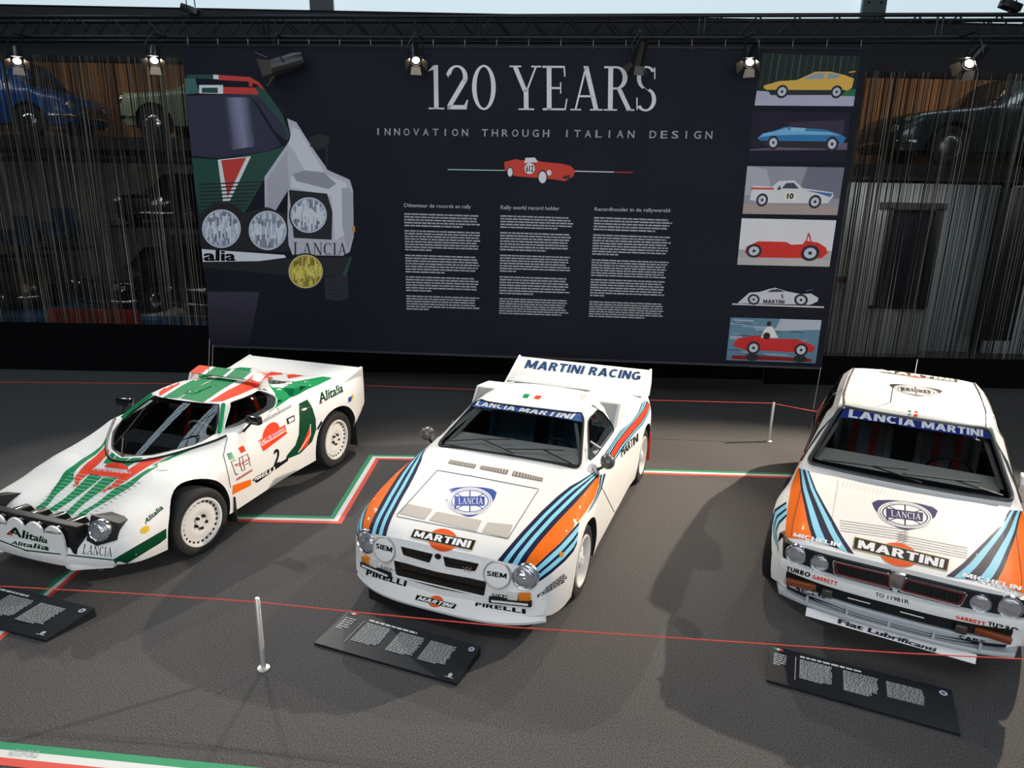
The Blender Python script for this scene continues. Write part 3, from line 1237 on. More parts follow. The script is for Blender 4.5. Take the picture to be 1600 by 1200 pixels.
def bands(T, name, A, B, pattern, layer=0, mirror=True, n=24):
    """coloured bands between two edge polylines; pattern of (f0, f1, material)"""
    def rs(P):
        P = [Vector(p) for p in P]
        L = [0]
        for a, b in zip(P, P[1:]):
            L.append(L[-1] + (b - a).length)
        out = []
        for k in range(n + 1):
            t = L[-1] * k / n
            i = max(j for j in range(len(L) - 1) if L[j] <= t + 1e-9)
            out.append(P[i].lerp(P[i + 1], (t - L[i]) / (L[i + 1] - L[i])))
        return out
    A, B = rs(A), rs(B)
    for f0, f1, mt in pattern:
        ns = 3
        v, f = [], []
        for a, b in zip(A, B):
            for s in range(ns + 1):
                v.append(tuple(a.lerp(b, f0 + (f1 - f0) * s / ns)))
        for i in range(n):
            for s in range(ns):
                p = i * (ns + 1) + s
                f.append((p, p + 1, p + ns + 2, p + ns + 1))
        v, f = grid_split(v, f, 7.)
        T.lay(name, v, f, mt, layer, mirror)


def px(ox, oy, s):
    return lambda *pts: [(ox + x / s, oy + y / s) for x, y in pts]


def emblem(T, quad, ink, layer=1, wash=None):
    """round wheel emblem with a flag on a shield"""
    sh = [(0, .82), (.08, .92), (.25, .975), (.5, 1.), (.75, .975), (.92, .92), (1., .82), (.97, .62), (.88, .38), (.74, .16), (.6, .04), (.5, 0), (.4, .04), (.26, .16), (.12, .38), (.03, .62)]
    T.shape('shield', [sh], quad, ink, layer, label='shield emblem with a wheel and flag')
    T.shape('shield_face', [circ(.5, .52, .425, .455, 40)], quad, WHITE, layer + 1)
    T.shape('emblem_ring', ringpolys(.5, .52, .36, .37, .022) + ringpolys(.5, .52, .40, .415, .012), quad, ink, layer + 2)
    sp = []
    for a in (45, 90, 135, 225, 270, 315):
        c, s = math.cos(R(a)), math.sin(R(a))
        sp.append([(.5 + .02 * c - .012 * s, .52 + .02 * s + .012 * c), (.5 + .35 * c - .012 * s, .52 + .35 * s + .012 * c),
                   (.5 + .35 * c + .012 * s, .52 + .35 * s - .012 * c), (.5 + .02 * c + .012 * s, .52 + .02 * s - .012 * c)])
    T.shape('emblem_spokes', sp, quad, ink, layer + 2)
    T.shape('flag', [[(.24, .37), (.78, .37), (.78, .68), (.24, .68)], [(.205, .26), (.24, .26), (.24, .70), (.205, .70)]], quad, ink, layer + 3)
    H = homography(quad)
    T.text('flag_lettering', 'LANCIA', [apply_h(H, p) for p in ((.28, .63), (.75, .63), (.75, .42), (.28, .42))], INKW, layer + 4, serif=True)


def bar_logo(T, quad, disc, layer=1, box_mat=None, ink=None, bold=.055, shear=0.):
    """white lettering on a black bar over an orange disc"""
    T.shape('logo_disc', [circ(.5, .5, .5, .5, 36)], disc, mat('orange_red_paint', (.80, .105, .02), .7, spec=.08), layer, label='orange disc behind the black bar')
    T.shape('logo_border', [[(0, 0), (1, 0), (1, 1), (0, 1)]], quad, mat('gold_paint', (.55, .36, .12), .7, spec=.08), layer + 1)
    T.shape('logo_bar', [[(.008, .05), (.992, .05), (.992, .95), (.008, .95)]], quad, box_mat or INKK, layer + 2)
    H = homography(quad)
    T.text('logo_lettering', 'MARTINI', [apply_h(H, p) for p in ((.05, .84), (.95, .84), (.95, .16), (.05, .16))], ink or INKW, layer + 3, bold=bold, shear=shear)


def wiper(root, pts, blade):
    bm = bmesh.new()
    add_tube(bm, pts, .007, 6)
    o = link('wiper', bm_mesh(bm, 'w', 50), BLACK, root)
    link('wiper_blade', tube(blade, .007, 5), RUBBER, o)
    return o


def pane_edge(root, bvh, pts, axis, sgn, start, r=.008, name='window_seal', m=None):
    p = surf_loop(bvh, resample(list(pts) + [pts[0]], .05)[:-1], axis, sgn, start)
    if len(p) > 3:
        return link(name, tube(p, r, 6, True), m or BLACK, root)
# ------------------------------------------------------------------ lighting truss
ta, tb = gnd(100, 58, 5.14), gnd(1500, 58, 5.14)
td = (tb - ta).normalized()
tnrm = Vector((td.y, -td.x, 0))       # towards the camera
TRM = mat('truss_black', (.012, .014, .018), .4, .4)
truss = thing('lighting_truss', 'long dark box truss spanning above the banner and curtains', 'truss', (ta.x, ta.y, 0), math.atan2(td.y, td.x))
x0, x1 = -6.0, 19.0
for dy in (0, .30):
    for z in (5.14, 5.40):
        link('chord', tube([(x0, dy, z), (x1, dy, z)], .026, 10), TRM, truss)
dm = tube([(0, 0, 5.14), (.25, 0, 5.40)], .010, 6)
dm2 = tube([(.25, 0, 5.40), (.5, 0, 5.14)], .010, 6)
for k in range(int((x1 - x0) / .5)):
    for d_ in (dm, dm2):
        for dy in (0, .30):
            o = link('diagonal', d_, TRM, truss)
            o.location = (x0 + k * .5, dy, 0)
vm = tube([(0, 0, 5.14), (0, 0, 5.40)], .014, 6)
for k in range(9):
    for q in (0, .07):
        o = link('joint_post', vm, TRM, truss)
        o.location = (x0 + k * 3.0 + q, 0, 0)

HOT = mat('lamp_glow', (1, .9, .75), .3, emit=(1., .88, .70), es=20.)
CAN = mat('lamp_can_black', (.012, .012, .013), .35)
BARN = mat('barn_door_metal', (.20, .17, .14), .35, .8)
def fixture(px_, py_, aim, label, power, ang, lit=True, size=1., col=WARM, blend=.5, drop=.30):
    """theatre spot hanging from the truss; the lens sits at the given place of the photograph"""
    p = on_plane(px_, py_, ta + tnrm * .38, tnrm)
    d = (Vector(aim) - p).normalized()
    t = thing('stage_light', label, 'stage light', p, 0, 'stage lights on the truss')
    M = frame((0, 0, 0), d)
    r = .075 * size
    can = link('can', lathe([(0, -.30 * size), (r * .8, -.30 * size), (r, -.22 * size), (r, 0), (r * .93, .0), (r * .9, -.03)], 24, M), CAN, t)
    link('lens', lathe([(0, -.012), (r * .40, -.014), (r * .66, -.022)], 24, M), HOT if lit else mat('lens_dark', (.02, .02, .025), .1), can)
    for a in (0, 90, 180, 270):
        Ma = M @ Matrix.Rotation(R(a), 4, 'Z') @ Matrix.Translation((r * 1.02, 0, .0)) @ Matrix.Rotation(R(38), 4, 'Y')
        v = [Ma @ Vector(q) for q in ((0, -r * .75, 0), (0, r * .75, 0), (0, r * 1.0, .11 * size), (0, -r * 1.0, .11 * size))]
        v += [q + (Ma.to_3x3() @ Vector((.003, 0, 0))) for q in v]
        link('barn_door', mesh('bd', v, [(0, 1, 2, 3), (4, 5, 6, 7), (0, 1, 5, 4), (1, 2, 6, 5), (2, 3, 7, 6), (3, 0, 4, 7)]), BARN, can)
    # yoke and clamp up to the lower chord
    c = -d * .13 * size
    sx = M.to_3x3() @ Vector((1, 0, 0))
    top = Vector((0, 0, max(.10, 5.14 - p.z - .06))) + c * .5
    bm = bmesh.new()
    add_tube(bm, [c + sx * r * 1.25, c * .6 + sx * r * 1.25 + (top - c) * .6, top, c * .6 - sx * r * 1.25 + (top - c) * .6, c - sx * r * 1.25], .009, 6)
    link('yoke', bm_mesh(bm, 'yoke', 50), CAN, t)
    near = tnrm * -.38
    link('clamp', tube([top, top * .35 + Vector((near.x, near.y, 5.14 - p.z)) * .65, Vector((near.x, near.y, 5.14 - p.z))], .014, 6), CAN, t)
    if lit:
        L = spot('stage_beam', (0, 0, 0), d, power, ang, col, blend, .05)
        L.parent = t
        L.location = d * .03
        L.rotation_euler = d.to_track_quat('-Z', 'Y').to_euler()
    return t
COOLW = (1., .94, .86)
fixture(27, 97, (-4.2, 6.2, .3), 'leftmost stage light under the truss, above the blue car', 550, 44, col=COOLW)
fixture(241, 96, (-3.4, 6.0, .5), 'lit stage light above the pale green car, left of the banner', 900, 52, col=COOLW)
fixture(425, 106, (-7.5, 9.6, 3.4), 'long black stage light turned left over the printed car', 0, 30, False, 1.5)
fixture(650, 96, (-.6, 6.2, .5), 'lit stage light left of the banner heading', 800, 54, col=COOLW)
fixture(995, 100, (1.2, 11.0, 2.5), 'unlit black stage light in front of the last heading letters', 0, 30, False)
fixture(1171, 99, (.9, 5.9, .4), 'lit stage light beside the yellow car picture', 600, 44)
fixture(1513, 101, (1.0, 7.0, .3), 'bright stage light on the right, above the dark vintage car', 500, 44, size=1.1)
fixture(1838, 96, (2.4, 5.4, .3), 'stage light at the far right end of the truss, past the right edge', 4600, 62)
# two fixtures on top of the truss
for (x, y, s_) in ((298, 18, 'left'), (1578, 12, 'right')):
    p = on_plane(x, y, ta + tnrm * .0, tnrm)
    t = thing('floodlight', 'small floodlight clamped on top of the truss, %s one' % s_, 'floodlight', p)
    link('housing', box((0, 0, .02), (.24, .14, .09), Matrix.Rotation(.3, 4, 'Y'), .01), CAN, t)
    link('stirrup', tube([(-.05, 0, .06), (-.05, 0, .22), (.06, 0, .24), (.07, 0, .06)], .008, 6), CAN, t)
    link('clamp', tube([(0, 0, 0), (0, .0, 5.41 - p.z)], .014, 6), CAN, t)

# ------------------------------------------------------------------ banner
BX, BY, BZ, BYAW, BW, BH = -4.80, 10.68, .665, R(-4.264), 9.463, 4.361
ban = thing('banner', 'huge dark navy exhibition banner with a heading, three text columns and car pictures', 'banner', (BX, BY, 0), BYAW)
link('cloth', box((BW / 2, .006, BZ + BH / 2), (BW, .008, BH)), noise_mat('navy_print', (.0085, .0105, .0195), (.0115, .0135, .0240), .6, .7, spec=.2), ban)
link('top_hem', box((BW / 2, -.0, BZ + BH), (BW, .03, .03)), BLACK, ban)
link('bottom_bar', box((BW / 2, .0, BZ - .015), (BW, .03, .035)), mat('hem_navy', (.03, .035, .05), .5), ban)
em = tube([(0, 0, 0), (0, 0, .14)], .004, 5)
for k in range(22):
    o = link('eyelet_tie', em, mat('tie_white', (.5, .5, .5), .6), ban)
    o.location = (.1 + k * (BW - .2) / 21, 0, BZ + BH - .02)
for x in (.02, BW - .02):
    link('guy_wire', tube([(x, -.02, BZ), (x - .05, -.1, 0.01)], .004, 5), mat('wire_white', (.7, .7, .7), .5), ban)
TBN = Target(ban, None, (Vector((BX, BY, 0)), Vector((math.sin(BYAW), -math.cos(BYAW), 0))))
PK = mat('print_black', (.010, .010, .014), .6)
PWt = mat('print_white', (.86, .87, .92), .7, spec=.1)
PRd = mat('print_red', (.66, .07, .06), .7, spec=.1)
PGn = mat('print_green', (.012, .075, .055), .6)
def pm(name, col=(.5, .5, .5)):
    return mat('print_' + name, tuple(min(.9, c_ * 1.4) for c_ in col), .7, spec=.1)
b1, b2, b3, b4, b5 = px(280, 60, 2.4), px(560, 80, 2.7586), px(600, 300, 3.3333), px(1120, 70, 4.6172), px(1120, 320, 4.6172)
for s_, q in (('120', b2((300, 60), (592, 61), (592, 252), (303, 250))), ('YEARS', b2((652, 62), (1287, 66), (1282, 258), (655, 253)))):
    TBN.text('heading_lettering', s_, q, PWt, 1, serif=True)
def spaced(s, quad, name):
    n = len(s)
    H = homography(quad)
    adv = 1.0 / (n - .35)
    for i, ch in enumerate(s):
        if ch == ' ':
            continue
        v, f = text_mesh(ch, .015)
        wd = .16 if ch == 'I' else .62
        TBN.lay(name, [apply_h(H, ((i + (.65 - wd) / 2 + p[0] * wd) * adv, p[1])) for p in v], f, PWt, 1)
spaced('INNOVATION THROUGH ITALIAN DESIGN', b2((72, 332), (1528, 345), (1525, 378), (72, 362)), 'subheading_letter')
for s_, q in (('D\u00e9tenteur de records en rally', b3((105, 58), (455, 67), (452, 92), (105, 84))),
              ('Rally world record holder', b3((608, 69), (915, 76), (913, 102), (608, 96))),
              ('Recordhouder in de rallywereld', b3((1097, 79), (1490, 86), (1490, 112), (1097, 104)))):
    TBN.text('column_title', s_, q, PWt, 1, bold=.02)['kind'] = 'stuff'
def rows_mesh(T, name, q4, n, last, rnd, m_, layer=1, fill=.52, wl=(.03, .11), gap=.010):
    """n lines of small words inside a quad"""
    H = homography(q4)
    v, f = [], []
    for i in range(n):
        y1 = 1 - i / n
        y0 = y1 - fill / n
        x, end = 0., (last if i == n - 1 else rnd.uniform(.93, 1.0))
        while x < end - .01:
            w = min(rnd.uniform(*wl), end - x)
            a = len(v)
            v += [apply_h(H, p) for p in ((x, y0), (x + w, y0), (x + w, y1), (x, y1))]
            f.append((a, a + 1, a + 2, a + 3))
            x += w + gap
    o = T.lay(name, v, f, m_, layer)
    o['kind'] = 'stuff'
    return o
TXT = mat('print_text_grey', (.46, .46, .50), .7, spec=.1)
rnd = random.Random(5)
for cx0, cx1, lean, sl, blocks in (
        (105, 507, 13, 12, ((110, 185, 5, .75), (198, 310, 8, .36), (326, 425, 7, .52), (438, 522, 6, .36), (538, 618, 6, .3))),
        (607, 987, -7, 12, ((121, 193, 5, .8), (208, 310, 7, .64), (326, 421, 7, .23), (438, 537, 7, .48), (552, 640, 7, .9))),
        (1095, 1508, -27, 14, ((130, 205, 5, .78), (220, 333, 8, .35), (350, 443, 7, .97), (452, 548, 7, .2), (568, 655, 7, .74)))):
    for y0, y1, n, last in blocks:
        def lx(y):
            return cx0 + lean * (y - 110) / 510
        wd = (cx1 - cx0) * (1 - .06 * (y0 - 110) / 510)
        rows_mesh(TBN, 'paragraph', b3((lx(y0), y0), (lx(y0) + wd, y0 + sl), (lx(y1) + wd, y1 + sl), (lx(y1), y1)), n, last, rnd, TXT)
# flag line and small red roadster
TBN.poly('flag_line', b2((385, 508), (632, 512), (632, 516), (385, 512)), pm('pale_green', (.35, .48, .45)), 1)
TBN.poly('flag_line', b2((930, 515), (1100, 519), (1100, 523), (930, 519)), PWt, 1)
TBN.poly('flag_line', b2((1100, 519), (1183, 521), (1183, 525), (1100, 523)), PRd, 1)
TBN.poly('roadster_picture', b2((628, 478), (680, 465), (700, 470), (760, 470), (800, 478), (880, 485), (915, 495), (935, 515), (925, 540), (890, 560), (840, 552), (760, 545), (690, 540), (660, 535), (632, 510)), pm('roadster_red', (.50, .055, .04)), 2, label='small printed red open race car')
TBN.poly('roadster_screen', b2((720, 460), (760, 458), (775, 478), (715, 482)), PWt, 3)
for q in (b2((640, 498), (668, 498), (668, 545), (640, 545)), b2((772, 512), (815, 512), (815, 575), (772, 575))):
    TBN.shape('roadster_wheel', [circ(.5, .5, .5, .5, 20)], q, PK, 3)
    TBN.shape('roadster_rim', [circ(.5, .5, .38, .4, 20)], q, PWt, 4)
TBN.shape('roadster_number_disc', [circ(.5, .5, .5, .5, 20)], b2((716, 482), (760, 482), (760, 530), (716, 530)), PWt, 3)
TBN.text('roadster_number', '612', b2((722, 492), (754, 492), (754, 520), (722, 520)), PK, 4, bold=.03)
TBN.shape('roadster_lamp', [circ(.5, .5, .5, .5, 14)], b2((812, 512), (832, 512), (832, 536), (812, 536)), PWt, 3)
TBN.poly('roadster_grille', b2((880, 540), (915, 532), (910, 548), (885, 552)), PK, 3)

# large printed car, cut by the left edge
TBN.poly('picture_roof_bar', b1((28, 136), (128, 136), (128, 152), (28, 150)), PGn, 1)
TBN.poly('picture_roof_bar', b1((128, 136), (148, 137), (148, 154), (128, 152)), PWt, 1)
TBN.poly('picture_roof_bar', b1((148, 137), (265, 145), (300, 165), (320, 190), (312, 190), (290, 172), (275, 168), (275, 180), (262, 180), (262, 162), (148, 156)), PRd, 1)
TBN.poly('picture_roof', b1((20, 150), (60, 150), (75, 205), (25, 210)), pm('teal', (.05, .13, .12)), 1)
TBN.poly('picture_roof', b1((75, 175), (165, 175), (165, 208), (75, 206)), PWt, 1)
TBN.poly('picture_roof', b1((85, 185), (145, 185), (145, 205), (85, 204)), PGn, 2)
TBN.poly('picture_roof', b1((165, 182), (285, 185), (300, 210), (165, 208)), PRd, 2)
TBN.poly('picture_door_edge', b1((290, 180), (320, 190), (385, 280), (415, 360), (405, 385), (265, 210)), PGn, 1)
TBN.poly('picture_side_glass', b1((275, 215), (305, 220), (385, 320), (408, 365), (395, 380), (360, 350)), pm('glass_navy', (.035, .035, .06)), 2)
TBN.poly('picture_windscreen', b1((25, 215), (262, 208), (330, 320), (382, 400), (340, 420), (150, 450), (47, 440)), pm('glass_navy'), 1, label='printed dark windscreen')
for k in range(0):
    a = 150 + k * 10
    TBN.poly('picture_glare', b1((a + 25, 222), (255 - k * 8, 215), (300 - k * 12, 400), (a + 30, 425)), pm('glare%d' % k, (.05 + .035 * k, .05 + .035 * k, .08 + .048 * k)), 2 + k)
for k in range(14):
    f_ = math.sin(PI * (k + .5) / 14) ** 1.5
    xa, xb = 165 + k * 7.5, 172.5 + k * 7.5
    TBN.poly('picture_glare', b1((xa, 222), (xb, 221), (xb + 25, 418 - k * 1.2), (xa + 22, 420 - k * 1.2)), pm('glr%d' % k, (.035 + .17 * f_, .035 + .17 * f_, .06 + .24 * f_)), 2)
TBN.poly('picture_bonnet', b1((47, 448), (150, 455), (340, 422), (405, 400), (330, 510), (245, 655), (75, 660)), PGn, 1)
TBN.poly('picture_flash_edge', b1((145, 455), (270, 442), (190, 610), (165, 615)), PWt, 2)
TBN.poly('picture_flash', b1((158, 457), (252, 447), (182, 595)), PRd, 3)
for k in range(8):
    TBN.poly('picture_louvre', b1((75, 545 + k * 14), (315 - k * 10, 535 + k * 14), (312 - k * 10, 540 + k * 14), (75, 550 + k * 14)), PK, 4)
TBN.poly('picture_fender', b1((405, 300), (440, 315), (465, 355), (500, 410), (520, 440), (560, 495), (640, 530), (652, 570), (655, 740), (640, 800), (615, 815), (425, 812), (405, 760), (408, 570), (350, 665), (322, 660), (320, 520), (400, 405), (420, 370)), pm('fender_grey', (.42, .42, .47)), 2, label='printed pale fender')
TBN.poly('picture_fender_light', b1((420, 520), (455, 500), (540, 505), (625, 540), (640, 590), (645, 720), (585, 760), (570, 590), (420, 560)), pm('fender_light', (.55, .55, .60)), 3)
TBN.poly('picture_fender_light', b1((425, 330), (450, 345), (500, 430), (545, 500), (470, 495), (430, 420), (410, 400)), pm('fender_light'), 3)
TBN.poly('picture_fender_shade', b1((425, 510), (470, 495), (545, 505), (590, 545), (560, 565), (440, 535)), pm('fender_shade', (.26, .26, .31)), 4)
TBN.poly('picture_fender_shade', b1((330, 530), (405, 420), (412, 560), (355, 655), (330, 655)), pm('fender_mid', (.34, .34, .39)), 3)
TBN.poly('picture_fender_shade', b1((610, 560), (640, 560), (652, 600), (652, 740), (630, 790), (612, 700)), pm('fender_mid'), 4)
TBN.poly('picture_lamp_frame', b1((412, 568), (555, 582), (575, 650), (572, 755), (430, 748)), PK, 4)
def printed_lamp(q, base=(.30, .32, .40), hi=(.62, .64, .72), layer=5):
    TBN.shape('picture_lamp_ring', [circ(.5, .5, .5, .5, 32)], q, PK, layer)
    TBN.shape('picture_lamp_rim', [circ(.5, .5, .46, .46, 32)], q, pm('lamprim%.2f' % base[2], tuple(c * .8 for c in hi)), layer + 1)
    TBN.shape('picture_lamp_glass', [circ(.5, .5, .43, .43, 32)], q, pm('lampglass%.2f' % base[2], base), layer + 2)
    rl = random.Random(int(q[0][0] * 7))
    tones = [pm('lt%d_%.2f' % (k, base[2]), tuple(min(.7, c * f) for c in base)) for k, f in enumerate((.45, .7, 1.35, 1.9, 2.4))]
    for k in range(-9, 10):
        x = k * .043
        hgt = math.sqrt(max(0, .41 ** 2 - x * x))
        y = -hgt
        while y < hgt - .03:
            dy = min(rl.uniform(.06, .22), hgt - y)
            near = abs(y + dy / 2) < .14
            TBN.shape('picture_lamp_rib', [[(.5 + x - .018, .5 + y), (.5 + x + .018, .5 + y), (.5 + x + .018, .5 + y + dy), (.5 + x - .018, .5 + y + dy)]], q, tones[rl.choice((2, 3, 4) if near else (0, 1, 1, 2, 3))], layer + 3)
            y += dy
printed_lamp(b1((412, 590), (560, 590), (560, 735), (412, 735)))
TBN.poly('picture_mask', b1((75, 660), (130, 615), (200, 620), (245, 655), (330, 632), (405, 660), (412, 800), (85, 800)), PK, 3)
printed_lamp(b1((80, 635), (238, 635), (238, 792), (80, 792)))
printed_lamp(b1((255, 640), (410, 640), (410, 800), (255, 800)))
TBN.poly('picture_bumper', b1((85, 790), (395, 812), (402, 822), (300, 835), (90, 838)), PWt, 6)
TBN.text('picture_lettering', 'alia', b1((92, 792), (213, 796), (213, 835), (92, 835)), PK, 8, bold=.04)
TBN.text('picture_lettering', 'LANCIA', b1((428, 765), (630, 768), (630, 812), (428, 812)), PK, 5, serif=True)
TBN.poly('picture_underside', b1((85, 838), (400, 828), (640, 818), (648, 830), (620, 890), (430, 890), (90, 860)), PK, 1)
TBN.poly('picture_sill', b1((640, 822), (648, 815), (628, 890), (612, 888)), PGn, 2)
printed_lamp(b1((405, 805), (545, 805), (545, 942), (405, 942)), (.36, .28, .06), (.70, .58, .22), 7)
TBN.poly('picture_tyre', b1((545, 895), (632, 888), (636, 975), (600, 985), (548, 978)), pm('tyre_grey', (.030, .030, .045)), 1)
for k in range(6):
    TBN.poly('picture_tread', b1((560, 900 + k * 14), (628, 893 + k * 14), (628, 898 + k * 14), (560, 905 + k * 14)), PK, 2)
TBN.poly('picture_mirror', b1((488, 372), (530, 358), (565, 370), (560, 400), (520, 420), (492, 405)), PK, 3)
TBN.poly('picture_mirror_arm', b1((548, 400), (556, 400), (558, 495), (550, 485)), PK, 3)
for k in range(10):
    c_ = .040 - .0026 * k
    TBN.poly('picture_road', b1((105 + .7 * k, 950 + k * 20), (300 - k * 4, 950 + k * 20), (300 - k * 4, 970 + k * 20), (107 + .7 * k, 970 + k * 20)), pm('road%d' % k, (c_, c_ * .92, c_ * 1.4)), 1)
TBN.poly('picture_amber', b1((650, 705), (660, 705), (660, 728), (650, 725)), pm('amber', (.6, .25, .03)), 4)

# six small pictures down the right side
def picture(q, layers):
    for nm, loops, m_, ly in layers:
        TBN.shape(nm, loops, q, m_, ly)
def side_car(q, body, col, wheels, glass=None, gcol=None, dark=None, rim=(.45, .47, .55)):
    TBN.shape('picture_car', [body], q, pm('car_%.2f_%.2f_%.2f' % col, col), 4, label='printed side view of a car')
    if dark:
        TBN.shape('picture_car_sill', [dark], q, PK, 5)
    if glass:
        for g in glass:
            TBN.shape('picture_car_glass', [g], q, gcol, 6)
    for (x, y, rx, ry) in wheels:
        TBN.shape('picture_wheel', [circ(x, y, rx, ry, 24)], q, PK, 7)
        TBN.shape('picture_rim', [circ(x, y, rx * .66, ry * .66, 20)], q, pm('rim', rim), 8)
        TBN.shape('picture_hub', [circ(x, y, rx * .22, ry * .22, 12)], q, PK, 9)
FULL = [(0, 0), (1, 0), (1, 1), (0, 1)]
# 1 yellow coupe in front of a wood
Q = b4((330, 60), (1035, 85), (985, 443), (272, 438))
picture(Q, [('picture_back', [FULL], pm('wood_green', (.018, .028, .026)), 1), ('picture_ground', [[(0, 0), (1, 0), (1, .2), (0, .28)]], pm('road_grey', (.38, .38, .48)), 2),
            ('picture_grass', [[(.82, .2), (1, .2), (1, .34), (.84, .33)]], pm('grass', (.03, .15, .07)), 2)])
for k in range(14):
    TBN.shape('picture_trunk', [[(.02 + k * .07, .35), (.035 + k * .07, .35), (.04 + k * .07, 1), (.025 + k * .07, 1)]], Q, pm('trunk%d' % (k % 3), (.03 + .012 * (k % 3), .045 + .012 * (k % 3), .04 + .01 * (k % 3))), 2)
side_car(Q, [(.06, .38), (.06, .33), (.12, .28), (.90, .30), (.955, .36), (.965, .55), (.86, .62), (.70, .68), (.55, .67), (.38, .50), (.20, .47)], (.60, .38, .08), [(.245, .27, .062, .13), (.80, .28, .062, .13)],
         [[(.43, .52), (.55, .64), (.66, .65), (.64, .53)], [(.67, .53), (.69, .65), (.82, .62), (.78, .55)]], pm('glass_pale', (.25, .30, .38)), [(.10, .30), (.90, .32), (.86, .22), (.14, .20)])
TBN.shape('picture_car_wing', [[(.90, .66), (.97, .68), (.97, .71), (.90, .69)]], Q, pm('wing_orange', (.45, .25, .08)), 4)
# 2 blue open racer in the dark
Q = b4((255, 478), (962, 490), (930, 850), (232, 840))
picture(Q, [('picture_back', [FULL], pm('dusk', (.020, .018, .032)), 1), ('picture_glow', [[(.3, .45), (.95, .50), (.95, .85), (.4, .8)]], pm('dusk2', (.045, .035, .060)), 2),
            ('picture_ground', [[(0, .22), (1, .26), (1, .40), (.7, .36), (0, .24)]], pm('dusk_road', (.13, .10, .15)), 2), ('picture_front', [[(0, 0), (1, 0), (1, .24), (0, .20)]], pm('dusk3', (.016, .016, .028)), 3)])
side_car(Q, [(.07, .46), (.12, .56), (.24, .62), (.35, .70), (.40, .70), (.55, .68), (.75, .66), (.90, .58), (.98, .50), (.95, .38), (.85, .28), (.20, .30), (.10, .42)], (.035, .17, .36), [(.235, .38, .06, .14), (.84, .37, .066, .15)],
         [[(.40, .60), (.40, .69), (.56, .68), (.55, .61)]], pm('blue_pale', (.22, .42, .58)), [(.10, .42), (.92, .42), (.86, .27), (.2, .29)], (.16, .15, .2))
TBN.shape('picture_car_highlight', [[(.08, .48), (.13, .56), (.25, .61), (.36, .68), (.40, .62), (.60, .62), (.80, .61), (.93, .54), (.85, .55), (.5, .55), (.2, .52)]], Q, pm('blue_light', (.16, .38, .58)), 5)
# 3 white rally coupe by a concrete wall
Q = b4((220, 875), (920, 885)) + b5((868, 75), (185, 65))
picture(Q, [('picture_back', [FULL], pm('concrete', (.26, .26, .31)), 1), ('picture_shade', [[(.55, .35), (1, .35), (1, 1), (.62, 1)]], pm('concrete2', (.15, .15, .20)), 2), ('picture_shade', [[(0, .4), (.3, .4), (.2, .95), (0, 1)]], pm('concrete3', (.36, .36, .41)), 2),
            ('picture_ground', [[(0, 0), (1, 0), (1, .18), (0, .22)]], pm('gravel', (.33, .27, .25)), 3)])
side_car(Q, [(.06, .30), (.08, .60), (.28, .58), (.34, .70), (.50, .72), (.60, .56), (.92, .48), (.93, .40), (.88, .25), (.20, .24)], (.58, .58, .60), [(.19, .30, .062, .14), (.745, .28, .066, .145)],
         [[(.38, .55), (.42, .66), (.50, .67), (.56, .55)], [(.33, .52), (.36, .62), (.375, .52)]], pm('glass_dark', (.06, .06, .09)), None, (.40, .40, .42))
TBN.shape('picture_stripe', [[(.06, .56), (.30, .56), (.30, .52), (.06, .52)]], Q, pm('stripe_red', (.5, .07, .05)), 6)
TBN.shape('picture_stripe', [[(.62, .52), (.92, .46), (.90, .38), (.76, .46)]], Q, pm('stripe_blue', (.06, .16, .32)), 6)
TBN.shape('picture_number_plate', [[(.42, .30), (.54, .30), (.54, .48), (.42, .48)]], Q, pm('plate_cream', (.66, .64, .56)), 6)
H_ = homography(Q)
TBN.text('picture_number', '10', [apply_h(H_, p) for p in ((.445, .45), (.515, .45), (.515, .33), (.445, .33))], PK, 8, bold=.05)
# 4 red single seater under a pale sky
Q = b5((180, 97), (862, 112), (812, 447), (147, 432))
picture(Q, [('picture_back', [FULL], pm('pale_sky', (.60, .60, .63)), 1), ('picture_ground', [[(0, 0), (1, 0), (1, .14), (0, .16)]], pm('track', (.40, .38, .38)), 2), ('picture_far', [[(0, .16), (1, .14), (1, .34), (.9, .36), (0, .34)]], pm('far_haze', (.36, .34, .36)), 2)])
side_car(Q, [(.07, .26), (.08, .40), (.2, .52), (.5, .52), (.56, .46), (.68, .48), (.70, .56), (.84, .52), (.93, .42), (.96, .30), (.90, .18), (.2, .17)], (.52, .035, .03), [(.165, .31, .085, .15), (.77, .29, .10, .175)], None, None, None, (.42, .43, .46))
TBN.shape('picture_roll_hoop', [[(.70, .50), (.72, .72), (.735, .72), (.77, .54), (.755, .54), (.728, .66), (.715, .5)]], Q, PRd, 5)
# 5 white prototype on a white line
Q = b5((110, 585), (772, 600), (772, 740), (110, 725))
picture(Q, [('picture_ground', [[(0, .03), (1, -.03), (1, .05), (0, .10)]], pm('white_line', (.5, .5, .52)), 1)])
side_car(Q, [(.06, .12), (.10, .30), (.19, .68), (.30, .72), (.40, .88), (.47, .96), (.60, .78), (.75, .66), (.86, .70), (.94, .48), (.93, .30), (.85, .12)], (.50, .50, .56), [(.235, .33, .065, .28), (.75, .36, .075, .31)],
         [[(.38, .72), (.43, .86), (.50, .90), (.58, .76)]], pm('glass_dark', (.06, .06, .09)), None, (.20, .16, .16))
H_ = homography(Q)
TBN.text('picture_lettering', 'MARTINI', [apply_h(H_, p) for p in ((.34, .34), (.57, .34), (.57, .14), (.34, .14))], PK, 6, bold=.06)
TBN.text('picture_number', '5', [apply_h(H_, p) for p in ((.53, .62), (.56, .62), (.56, .42), (.53, .42))], PK, 6, bold=.05)
TBN.shape('picture_car_wing', [[(.80, .78), (.88, .90), (.88, .96), (.80, .84)]], Q, pm('wing_blue', (.05, .09, .2)), 5)
